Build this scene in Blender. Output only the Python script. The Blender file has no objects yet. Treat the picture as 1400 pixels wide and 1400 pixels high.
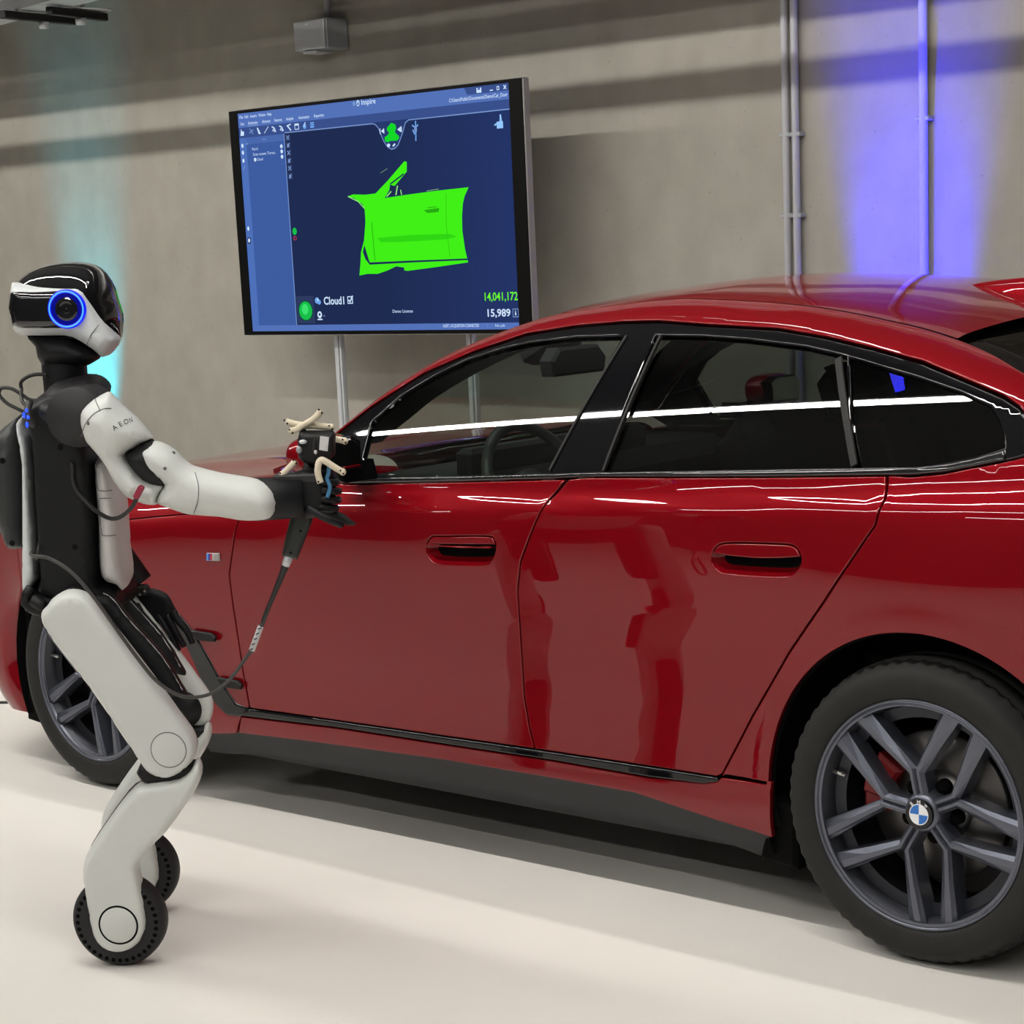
import bpy, math, random
import numpy as np
from mathutils import Vector, Matrix
from mathutils.geometry import delaunay_2d_cdt
random.seed(4); np.random.seed(4)
SC=bpy.context.scene; COL=SC.collection
# ---------------------------------------------------------------- camera
cd=bpy.data.cameras.new('camera'); cam=bpy.data.objects.new('camera',cd); COL.objects.link(cam); SC.camera=cam
cd.sensor_fit='HORIZONTAL'; cd.sensor_width=36.0; cd.lens=36.0*2838.588/1400; cd.shift_y=0.16643; cd.clip_start=.05
yaw,pit,rol=0.72735962,-0.2098036,-0.04680378
fw=Vector((-math.sin(yaw)*math.cos(pit),math.cos(yaw)*math.cos(pit),math.sin(pit)))
r0=Vector((math.cos(yaw),math.sin(yaw),0)); u0=r0.cross(fw)
rt=math.cos(rol)*r0+math.sin(rol)*u0; up=-math.sin(rol)*r0+math.cos(rol)*u0
M=Matrix((rt,up,-fw)).transposed().to_4x4(); M.translation=Vector((2.215692,-4.688844,1.586646)); cam.matrix_world=M
# ---------------------------------------------------------------- world, exposure
w=bpy.data.worlds.new('world'); SC.world=w; w.use_nodes=True
w.node_tree.nodes['Background'].inputs[0].default_value=(.9,.95,1,1); w.node_tree.nodes['Background'].inputs[1].default_value=.05
SC.view_settings.view_transform='Standard'; SC.view_settings.look='None'; SC.view_settings.exposure=0.0; SC.view_settings.gamma=1.0; SC.view_settings.use_curve_mapping=False
TUBE_A,TUBE_B,TUBE_C,FILL_D,TUBE_E=54.,122.,4.8,42.,125.
# ---------------------------------------------------------------- materials
def mat(name,col,rough=.5,metal=0.,coat=0.,emit=None,es=0.,spec=.5,noise=None,bump=None):
    m=bpy.data.materials.new(name); m.use_nodes=True; nt=m.node_tree; b=nt.nodes['Principled BSDF']
    b.inputs['Base Color'].default_value=(*col,1); b.inputs['Roughness'].default_value=rough; b.inputs['Metallic'].default_value=metal
    b.inputs['Coat Weight'].default_value=coat; b.inputs['Coat Roughness'].default_value=.01; b.inputs['Specular IOR Level'].default_value=spec
    if emit: b.inputs['Emission Color'].default_value=(*emit,1); b.inputs['Emission Strength'].default_value=es
    if noise:
        amt,scale=noise
        tc=nt.nodes.new('ShaderNodeTexCoord'); n=nt.nodes.new('ShaderNodeTexNoise'); n.inputs['Scale'].default_value=scale; n.inputs['Detail'].default_value=6
        mx=nt.nodes.new('ShaderNodeMix'); mx.data_type='RGBA'; mx.inputs[6].default_value=(*[c*(1-amt) for c in col],1); mx.inputs[7].default_value=(*[min(1,c*(1+amt)) for c in col],1)
        nt.links.new(tc.outputs['Object'],n.inputs['Vector']); nt.links.new(n.outputs['Fac'],mx.inputs[0]); nt.links.new(mx.outputs[2],b.inputs['Base Color'])
    if bump:
        st,scale=bump
        tc=nt.nodes.new('ShaderNodeTexCoord'); n=nt.nodes.new('ShaderNodeTexNoise'); n.inputs['Scale'].default_value=scale; n.inputs['Detail'].default_value=4
        bp=nt.nodes.new('ShaderNodeBump'); bp.inputs['Strength'].default_value=st; bp.inputs['Distance'].default_value=.002
        nt.links.new(tc.outputs['Object'],n.inputs['Vector']); nt.links.new(n.outputs['Fac'],bp.inputs['Height']); nt.links.new(bp.outputs['Normal'],b.inputs['Normal'])
    return m
def glassmat(name,tint,ior=1.5):
    m=bpy.data.materials.new(name); m.use_nodes=True; nt=m.node_tree; nt.nodes.clear()
    o=nt.nodes.new('ShaderNodeOutputMaterial'); t=nt.nodes.new('ShaderNodeBsdfTransparent'); g=nt.nodes.new('ShaderNodeBsdfGlossy'); x=nt.nodes.new('ShaderNodeMixShader'); f=nt.nodes.new('ShaderNodeFresnel')
    t.inputs[0].default_value=(*tint,1); g.inputs['Roughness'].default_value=.0; g.inputs[0].default_value=(1,1,1,1); bf=nt.nodes.new('ShaderNodeNewGeometry'); mi=nt.nodes.new('ShaderNodeMath'); mi.operation='MULTIPLY_ADD'; mi.inputs[1].default_value=1/ior-ior; mi.inputs[2].default_value=ior; nt.links.new(bf.outputs['Backfacing'],mi.inputs[0]); nt.links.new(mi.outputs[0],f.inputs['IOR'])
    nt.links.new(f.outputs[0],x.inputs[0]); nt.links.new(t.outputs[0],x.inputs[1]); nt.links.new(g.outputs[0],x.inputs[2]); nt.links.new(x.outputs[0],o.inputs[0]); return m
PAINT=mat('red_metallic_paint',(.205,.002,.0062),.42,.3,1.0,spec=0.)
GLOSSB=mat('gloss_black',(.004,.004,.005),.02,0,0.,spec=.5)
CHROMEB=mat('dark_gloss_trim',(.02,.02,.022),.08,.3,1.)
PLAST=mat('black_plastic',(.007,.007,.0075),.5,spec=.3)
SILLB=mat('dark_sill_plastic',(.013,.014,.016),.6)
DARK=mat('dark_lining',(.003,.003,.003),.9,spec=.1)
CABIN=mat('cabin_trim',(.012,.012,.013),.7)
RUB=mat('tyre_rubber',(.017,.017,.016),.7,spec=.3,noise=(.25,30))
RIM=mat('grey_alloy',(.125,.135,.17),.34,.7,.3)
RIMD=mat('dark_alloy',(.045,.048,.058),.4,.6)
STEEL=mat('steel',(.55,.54,.52),.3,.9)
DISC=mat('brake_steel',(.20,.19,.185),.38,.9)
REDC=mat('red_caliper',(.20,.004,.006),.4)
BLUEM=mat('roundel_blue',(.02,.16,.55),.3); WHITEM=mat('roundel_white',(.85,.86,.88),.3)
GF=glassmat('front_glass',(.56,.63,.59)); GRR=glassmat('privacy_glass',(.19,.205,.19)); GW=glassmat('windscreen_glass',(.75,.8,.78))
MIRG=mat('mirror_glass',(.7,.7,.72),.03,1.)
ROBW=mat('warm_white_shell',(.65,.67,.645),.42,noise=(.05,9))
ROBW2=mat('cool_white_shell',(.66,.69,.70),.42)
ROBK=mat('robot_black',(.008,.0085,.010),.5,spec=.3)
ROBG=mat('robot_charcoal',(.028,.027,.028),.55,spec=.3)
ROBGL=mat('robot_gloss_black',(.006,.006,.007),.05,0,1.)
SEAM=mat('seam_grey',(.12,.12,.115),.7)
INK=mat('print_black',(.006,.006,.006),.8,spec=.1)
RINGB=mat('blue_ring_light',(0,0,.02),.3,emit=(.0,.012,1.),es=1.0)
RINGD=mat('dim_blue_ring',(0,0,.01),.2,emit=(.0,.006,1.),es=.22)
RINGC=mat('pale_blue_ring',(0,0,.02),.3,emit=(.07,.36,1.),es=1.6)
BLUEL=mat('blue_led',(0,0,.05),.3,emit=(.015,.06,1.),es=2.2)
IVORY=mat('ivory_plastic',(.70,.62,.47),.5)
BLUES=mat('blue_strap',(.06,.22,.42),.6)
LABELW=mat('paper_label',(.6,.6,.6),.7)
CABLEK=mat('black_cable',(.02,.019,.018),.5); CABLEG=mat('grey_cable',(.05,.048,.045),.45)
REDW=mat('red_connector',(.30,.02,.05),.5)
BEZEL=mat('bezel_black',(.002,.002,.002),.5,spec=.12); ALU=mat('brushed_aluminium',(.42,.41,.40),.38,.8); ALUL=mat('pale_aluminium',(.62,.64,.66),.45,.4)
GALV=mat('galvanised_grey',(.40,.42,.45),.45,.5); BOXG=mat('grey_enclosure',(.33,.35,.36),.5)
PIPEG=mat('grey_conduit',(.50,.51,.54),.45)
def emis(name,c,s=1.):
    m=bpy.data.materials.new(name); m.use_nodes=True; nt=m.node_tree; nt.nodes.clear(); o=nt.nodes.new('ShaderNodeOutputMaterial'); e=nt.nodes.new('ShaderNodeEmission'); e.inputs[0].default_value=(*c,1); e.inputs[1].default_value=s; nt.links.new(e.outputs[0],o.inputs[0]); return m
TUBEM=emis('led_tube_light',(1,.95,.87),1.)
# ---------------------------------------------------------------- object helpers
WORLD_ORG={}
def props(o,label=None,cat=None,group=None,kind=None):
    for k,v in (('label',label),('category',cat),('group',group),('kind',kind)):
        if v: o[k]=v
    return o
def empty(name,loc,label,cat,group=None):
    o=bpy.data.objects.new(name,None); COL.objects.link(o); o.location=loc; o.empty_display_size=.1; WORLD_ORG[o.name]=np.array(loc,float); return props(o,label,cat,group)
def mob(name,V,F,m,parent=None,N=None,smooth=True,mi=None,org=None,label=None):
    """one mesh object from world-space vertices; the origin sits at its parent's (or at org)"""
    V=np.asarray(V,float)
    po=WORLD_ORG[parent.name] if parent else np.zeros(3)
    og=po if org is None else np.asarray(org,float)
    me=bpy.data.meshes.new(name); me.from_pydata((V-og).tolist(),[],[tuple(int(i) for i in f) for f in F])
    ms=m if isinstance(m,(list,tuple)) else [m]
    for q in ms: me.materials.append(q)
    if mi is not None: me.polygons.foreach_set('material_index',np.asarray(mi,np.int32))
    me.polygons.foreach_set('use_smooth',[smooth]*len(me.polygons)); me.update()
    if N is not None: me.normals_split_custom_set_from_vertices([tuple(n) for n in N])
    o=bpy.data.objects.new(name,me); COL.objects.link(o); WORLD_ORG[o.name]=og
    if parent: o.parent=parent
    o.location=og-po
    if label: o['label']=label
    return o
class MB:
    """gathers simple solids into one mesh"""
    def __init__(s): s.V=[];s.F=[];s.M=[]
    def add(s,V,F,m=0):
        k=len(s.V); s.V+= [tuple(v) for v in V]; s.F+=[tuple(k+i for i in f) for f in F]; s.M+=[m]*len(F); return s
    def box(s,c,h,X=(1,0,0),Y=(0,1,0),Z=(0,0,1),bev=0.,m=0):
        c=np.array(c,float);X,Y,Z=[np.array(q,float) for q in (X,Y,Z)]
        b=bev; P=[]
        pts=[]
        if b<=0:
            V=[c+X*h[0]*sx+Y*h[1]*sy+Z*h[2]*sz for sx in(-1,1) for sy in(-1,1) for sz in(-1,1)]
            F=[(0,1,3,2),(4,6,7,5),(0,4,5,1),(2,3,7,6),(0,2,6,4),(1,5,7,3)]
            return s.add(V,F,m)
        # chamfered: octagonal outline in XY, inset caps in Z
        def loop(ix,iz):
            hx,hy=h[0]-ix,h[1]-ix; q=b
            o=[(hx-q,-hy),(hx,-hy+q),(hx,hy-q),(hx-q,hy),(-hx+q,hy),(-hx,hy-q),(-hx,-hy+q),(-hx+q,-hy)]
            return [c+X*a+Y*d+Z*iz for a,d in o]
        L=[loop(b*.9,-h[2]),loop(0,-h[2]+b),loop(0,h[2]-b),loop(b*.9,h[2])]
        V=sum(L,[]); F=[tuple(range(7,-1,-1)),tuple(range(24,32))]
        for k in range(3):
            for i in range(8): j=(i+1)%8; F.append((k*8+i,k*8+j,k*8+8+j,k*8+8+i))
        return s.add(V,F,m)
    def tube(s,P,r,n=10,m=0,cap=True):
        P=np.array(P,float);R=np.full(len(P),r) if np.isscalar(r) else np.array(r,float)
        T=np.gradient(P,axis=0); T/=np.linalg.norm(T,axis=1)[:,None]+1e-12
        a=np.array([0,0,1.]) if abs(T[0][2])<.9 else np.array([1.,0,0])
        u=np.cross(T[0],a);u/=np.linalg.norm(u); V=[]
        for i in range(len(P)):
            u=u-T[i]*(u@T[i]);u/=np.linalg.norm(u);v=np.cross(T[i],u)
            for k in range(n):
                t=2*math.pi*k/n; V.append(P[i]+R[i]*(math.cos(t)*u+math.sin(t)*v))
        F=[(i*n+k,i*n+(k+1)%n,(i+1)*n+(k+1)%n,(i+1)*n+k) for i in range(len(P)-1) for k in range(n)]
        if cap: F+= [tuple(range(n-1,-1,-1)),tuple((len(P)-1)*n+k for k in range(n))]
        return s.add(V,F,m)
    def lathe(s,prof,c,ax,n=48,m=0,close=False,ref=None):
        """prof: (radius, height along ax)"""
        c=np.array(c,float);ax=np.array(ax,float);ax/=np.linalg.norm(ax)
        a=np.array(ref,float) if ref is not None else (np.array([0,0,1.]) if abs(ax[2])<.9 else np.array([1.,0,0]))
        u=a-ax*(a@ax);u/=np.linalg.norm(u);v=np.cross(ax,u);V=[];k=len(prof)
        for i in range(n):
            t=2*math.pi*i/n
            for r,h in prof: V.append(c+ax*h+r*(math.cos(t)*u+math.sin(t)*v))
        F=[]
        for i in range(n):
            j=(i+1)%n
            for q in range(k-1 if not close else k): q2=(q+1)%k; F.append((i*k+q,j*k+q,j*k+q2,i*k+q2))
        return s.add(V,F,m)
    def prism(s,poly,o,X,Y,D,d0,d1,m=0,bev=0.):
        """2-D outline in plane (X,Y) at o pushed along D from d0 to d1, front edge chamfered"""
        o,X,Y,D=[np.array(q,float) for q in(o,X,Y,D)]; P=np.array(poly,float);n=len(P)
        if np.sum(P[:,0]*np.roll(P[:,1],-1)-np.roll(P[:,0],-1)*P[:,1])<0: P=P[::-1]
        Q=inset(P,bev) if bev else P
        V=[o+X*a+Y*b+D*d0 for a,b in P]+[o+X*a+Y*b+D*(d1-bev*np.sign(d1-d0)) for a,b in P]+[o+X*a+Y*b+D*d1 for a,b in Q]
        F=[tuple(range(n-1,-1,-1)),tuple(range(2*n,3*n))]
        for k in(0,1):
            for i in range(n): j=(i+1)%n; F.append((k*n+i,k*n+j,k*n+n+j,k*n+n+i))
        return s.add(V,F,m)
    def obj(s,name,m,parent=None,smooth=False,org=None,label=None,N=None): return mob(name,s.V,s.F,m,parent,N,smooth,s.M,org,label)
def inset(P,d):
    P=np.asarray(P,float); a=np.roll(P,1,0); b=np.roll(P,-1,0)
    e1=P-a;e2=b-P; e1/=np.linalg.norm(e1,axis=1)[:,None]+1e-12; e2/=np.linalg.norm(e2,axis=1)[:,None]+1e-12
    n1=np.stack([-e1[:,1],e1[:,0]],1);n2=np.stack([-e2[:,1],e2[:,0]],1)
    n=n1+n2; n/=np.linalg.norm(n,axis=1)[:,None]+1e-12
    k=np.clip(1/np.maximum(.3,(n*n1).sum(1)),1,2.2)
    return P+n*(d*k)[:,None]
def ccw(P):
    P=np.asarray(P,float)
    return P if np.sum(P[:,0]*np.roll(P[:,1],-1)-np.roll(P[:,0],-1)*P[:,1])>0 else P[::-1].copy()
def dense(P,d,closed=True):
    P=np.asarray(P,float);out=[]
    for i in range(len(P) if closed else len(P)-1):
        a=P[i];b=P[(i+1)%len(P)];n=max(1,int(math.ceil(np.linalg.norm(b-a)/d)))
        for k in range(n): out.append(a+(b-a)*k/n)
    if not closed: out.append(P[-1])
    return np.array(out)
def smoothc(P,k=6,closed=False):
    """Catmull-Rom through the points"""
    P=np.asarray(P,float);n=len(P);out=[]
    rng=range(n) if closed else range(n-1)
    for i in rng:
        if closed: p0,p1,p2,p3=P[i-1],P[i],P[(i+1)%n],P[(i+2)%n]
        else: p0,p1,p2,p3=P[max(i-1,0)],P[i],P[i+1],P[min(i+2,n-1)]
        for j in range(k):
            t=j/k; out.append(.5*((2*p1)+(-p0+p2)*t+(2*p0-5*p1+4*p2-p3)*t*t+(-p0+3*p1-3*p2+p3)*t**3))
    if not closed: out.append(P[-1])
    return np.array(out)
def inpoly(Q,P):
    Q=np.asarray(Q,float);x,y=Q[:,0],Q[:,1];c=np.zeros(len(Q),bool);j=len(P)-1
    for i in range(len(P)):
        xi,yi=P[i];xj,yj=P[j]
        if yi!=yj:
            m=((yi>y)!=(yj>y))&(x<(xj-xi)*(y-yi)/(yj-yi)+xi); c^=m
        j=i
    return c
def pdist(Q,P):
    Q=np.asarray(Q,float);d=np.full(len(Q),1e9)
    for i in range(len(P)):
        a=P[i];b=P[(i+1)%len(P)];ab=b-a;L=ab@ab+1e-18
        t=np.clip(((Q-a)@ab)/L,0,1);d=np.minimum(d,np.linalg.norm(Q-a-t[:,None]*ab,axis=1))
    return d
def cdt(P,I,holes=()):
    loops=[P]+list(holes);V=[];E=[]
    for L in loops:
        k=len(V);V+= [Vector(p) for p in L];E+=[(k+i,k+(i+1)%len(L)) for i in range(len(L))]
    nb=len(V);V+=[Vector(p) for p in I]
    v,e,f,ov,oe,of=delaunay_2d_cdt(V,E,[],0,1e-7)
    Q=np.array([(a[0],a[1]) for a in v]);f=np.array([t for t in f if len(t)==3])
    cen=Q[f].mean(1);ok=inpoly(cen,P)
    for h in holes: ok&=~inpoly(cen,h)
    f=f[ok]
    a=Q[f];ar=(a[:,1,0]-a[:,0,0])*(a[:,2,1]-a[:,0,1])-(a[:,1,1]-a[:,0,1])*(a[:,2,0]-a[:,0,0])
    f[ar<0]=f[ar<0][:,::-1]; f=f[np.abs(ar)>1e-10]
    return Q,f
PK=[(.05,.78),(.10,.81),(.18,.862),(.25,.884),(.30,.889),(.36,.8865),(.45,.888),(.55,.8945),(.65,.9015),(.74,.9055),(.82,.9065),(.90,.9045),(.945,.9018),(.960,.8978),(.984,.8774),(1.008,.8678),(1.035,.861),(1.06,.8465),(1.10,.823),(1.20,.763),(1.30,.699),(1.36,.655),(1.40,.619),(1.43,.583),(1.46,.53),(1.50,.44)]
def _table():
    x=np.array([p[0] for p in PK]);y=np.array([p[1] for p in PK])
    h=np.diff(x);d=np.diff(y)/h
    m=np.zeros(len(x));m[0]=d[0];m[-1]=d[-1]
    for i in range(1,len(x)-1):
        if d[i-1]*d[i]<=0: m[i]=0
        else:
            w1=2*h[i]+h[i-1];w2=h[i]+2*h[i-1];m[i]=(w1+w2)/(w1/d[i-1]+w2/d[i])
    zz=np.arange(.05,1.5,.001);k=np.clip(np.searchsorted(x,zz)-1,0,len(h)-1)
    t=(zz-x[k])/h[k]
    v=(2*t**3-3*t**2+1)*y[k]+(t**3-2*t**2+t)*h[k]*m[k]+(-2*t**3+3*t**2)*y[k+1]+(t**3-t**2)*h[k]*m[k+1]
    g=np.exp(-.5*(np.arange(-30,31)/9.)**2);g/=g.sum()
    vp=np.concatenate([v[0]+(np.arange(-30,0))*.001*(v[1]-v[0])*1000,v,v[-1]+np.arange(1,31)*.001*(v[-1]-v[-2])*1000])
    return zz,np.convolve(vp,g,'valid')
ZT,PT=_table()
def sst(v,a,b):
    t=np.clip((v-a)/(b-a),0,1);return t*t*(3-2*t)
RLX=np.array([-2.0,-1.985,-1.866,-1.781,-1.626,-1.455,-1.294,-1.136,-.98,-.865,-.718,-.52,-.392,-.265,-.138,-.027,.09,.20,.26,.325,.5,.9])
RLZ=np.array([1.0,1.01,1.097,1.165,1.252,1.31,1.351,1.369,1.379,1.380,1.370,1.358,1.339,1.314,1.286,1.252,1.218,1.178,1.168,1.160,1.115,.985])
_xs=np.arange(-2.0,.9,.01);_zs=np.interp(_xs,RLX,RLZ);_g=np.exp(-.5*(np.arange(-12,13)/4.)**2);_g/=_g.sum()
RLS=np.convolve(np.concatenate([_zs[0]+np.arange(-12,0)*(_zs[1]-_zs[0]),_zs,_zs[-1]+np.arange(1,13)*(_zs[-1]-_zs[-2])]),_g,'valid')
def S(x,z):
    x=np.asarray(x,float);z=np.asarray(z,float)
    xc=np.clip(x,-2.6,.4)
    k=.02+.046*(np.clip(z,.3,1.1)-.33)
    zp=z-k*(xc+.85)
    zb=1.035+.0527*(xc+.85)
    s=np.interp(np.minimum(zp,1.0355),ZT,PT)
    t=np.maximum(0,z-zb)
    s=s-t*.575-.38*t*t-.028*sst(zp,.88,1.035)*((xc+.65)/1.1)**2
    d=np.clip(z-np.interp(x,_xs,RLS),0,None)
    d=np.where(x<-1.99,0,d)
    s=s-20*np.minimum(d,.07)**2-2.8*np.maximum(0,d-.07)
    s=s+.017*np.exp(-((x-.05)/.45)**2)*np.exp(-((z-.80)/.17)**2)
    s=s+.012*np.exp(-((x+2.85)/.42)**2)*np.exp(-((z-.70)/.2)**2)
    for cx in (0.,-2.856):
        r=np.hypot(x-cx,z-.339); s=s+.0045*(1-sst(r,.40,.47))
    s=s-.16*np.clip((x-.35)/.8,0,None)**2-.30*np.clip((-3.02-x)/.7,0,None)**2.2
    return s
CUR={
 'rail_low':[(-1.884,1.094),(-1.788,1.164),(-1.633,1.251),(-1.468,1.309),(-1.310,1.350),(-1.153,1.368),(-0.997,1.377),(-0.881,1.378),(-0.730,1.369),(-0.514,1.359),(-0.373,1.341),(-0.236,1.317),(-0.104,1.290),(0.006,1.257),(0.062,1.240),(0.117,1.223),(0.161,1.203)],
 'sil':[(-2.033,1.098),(-1.909,1.181),(-1.837,1.258),(-1.550,1.334),(-1.525,1.351),(-1.355,1.385),(-1.164,1.405)],
 'ditch':[(-1.046,1.424),(-0.299,1.381),(-0.216,1.367),(-0.162,1.357),(-0.077,1.335)],
 'trim_top':[(-1.786,0.987),(-1.326,1.012),(-0.989,1.033),(-0.932,1.037),(-0.419,1.063),(-0.107,1.078)],
 'trim_bot':[(-1.780,0.971),(-1.321,0.998),(-1.022,1.017),(-0.928,1.025),(-0.415,1.046),(-0.103,1.061)],
 'char':[(-1.484,0.938),(-1.003,0.967),(-0.682,0.964),(-0.434,0.952),(-0.059,0.969),(0.243,0.981)],
 'gapF':[(-2.149,0.857),(-2.168,0.785),(-2.192,0.707),(-2.191,0.661),(-2.188,0.551),(-2.185,0.417),(-2.171,0.327)],
 'gapM':[(-0.984,1.033),(-1.029,0.965),(-1.069,0.888),(-1.106,0.815),(-1.120,0.746),(-1.122,0.631),(-1.129,0.467),(-1.118,0.390),(-1.104,0.341)],
 'gapR':[(-0.099,1.060),(-0.091,1.015),(-0.101,0.960),(-0.153,0.886),(-0.231,0.781),(-0.327,0.662),(-0.440,0.501),(-0.531,0.352)],
 'strip_top':[(-2.167,0.321),(-1.807,0.327),(-1.402,0.333),(-1.106,0.338),(-0.744,0.342),(-0.545,0.343)],
 'strip_bot':[(-2.209,0.295),(-1.807,0.309),(-1.403,0.313),(-1.034,0.318),(-0.744,0.316),(-0.583,0.325)],
 'sill_low':[(-2.365,0.217),(-2.228,0.240),(-1.921,0.253),(-1.406,0.268),(-1.038,0.269),(-0.793,0.268),(-0.695,0.254),(-0.554,0.233),(-0.400,0.208)],
 'arch':[(-0.405,0.179),(-0.394,0.301),(-0.391,0.363),(-0.374,0.482),(-0.358,0.517),(-0.320,0.575),(-0.243,0.649),(-0.147,0.703),(-0.034,0.734),(0.052,0.738),(0.132,0.716),(0.191,0.686),(0.248,0.642)],
 'flare':[(0.046,0.779),(0.140,0.760),(0.203,0.735),(0.250,0.699)],
 'breath':[(-2.429,0.569),(-2.396,0.546),(-2.354,0.493),(-2.290,0.394),(-2.226,0.327),(-2.167,0.321),(-2.209,0.295),(-2.289,0.320),(-2.337,0.384),(-2.383,0.478)],
 'badge':[(-2.276,0.763),(-2.222,0.767),(-2.224,0.744),(-2.279,0.740)],
 'handF':[(-1.422,0.832),(-1.403,0.858),(-1.362,0.862),(-1.217,0.871),(-1.193,0.866),(-1.187,0.846),(-1.200,0.817),(-1.230,0.802),(-1.370,0.794),(-1.410,0.803)],
 'handR':[(-0.527,0.863),(-0.513,0.889),(-0.477,0.899),(-0.353,0.905),(-0.302,0.902),(-0.286,0.876),(-0.298,0.851),(-0.329,0.837),(-0.473,0.832),(-0.513,0.839)],
 'kink':[(-0.100,1.063),(-0.045,1.061),(0.030,1.070),(0.103,1.086),(0.176,1.101),(0.205,1.109)],
 'sillend':[(-0.532,0.346),(-0.393,0.347)],
 'gF':[(-1.758,1.127),(-1.681,1.195),(-1.587,1.245),(-1.488,1.286),(-1.388,1.311),(-1.295,1.328),(-1.135,1.342),(-0.980,1.345),(-1.051,1.032),(-1.326,1.012),(-1.735,0.989)],
 'gR':[(-0.872,1.345),(-0.725,1.343),(-0.591,1.336),(-0.419,1.320),(-0.299,1.300),(-0.192,1.076),(-0.504,1.058),(-0.880,1.039)],
 'gQ':[(-0.288,1.297),(-0.106,1.259),(0.012,1.230),(0.092,1.204),(0.122,1.176),(0.144,1.149),(0.152,1.127),(0.095,1.108),(0.033,1.095),(-0.044,1.081),(-0.182,1.075)],
 'rwin':[(-0.077,1.335),(0.016,1.306),(0.101,1.278)],
}
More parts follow.
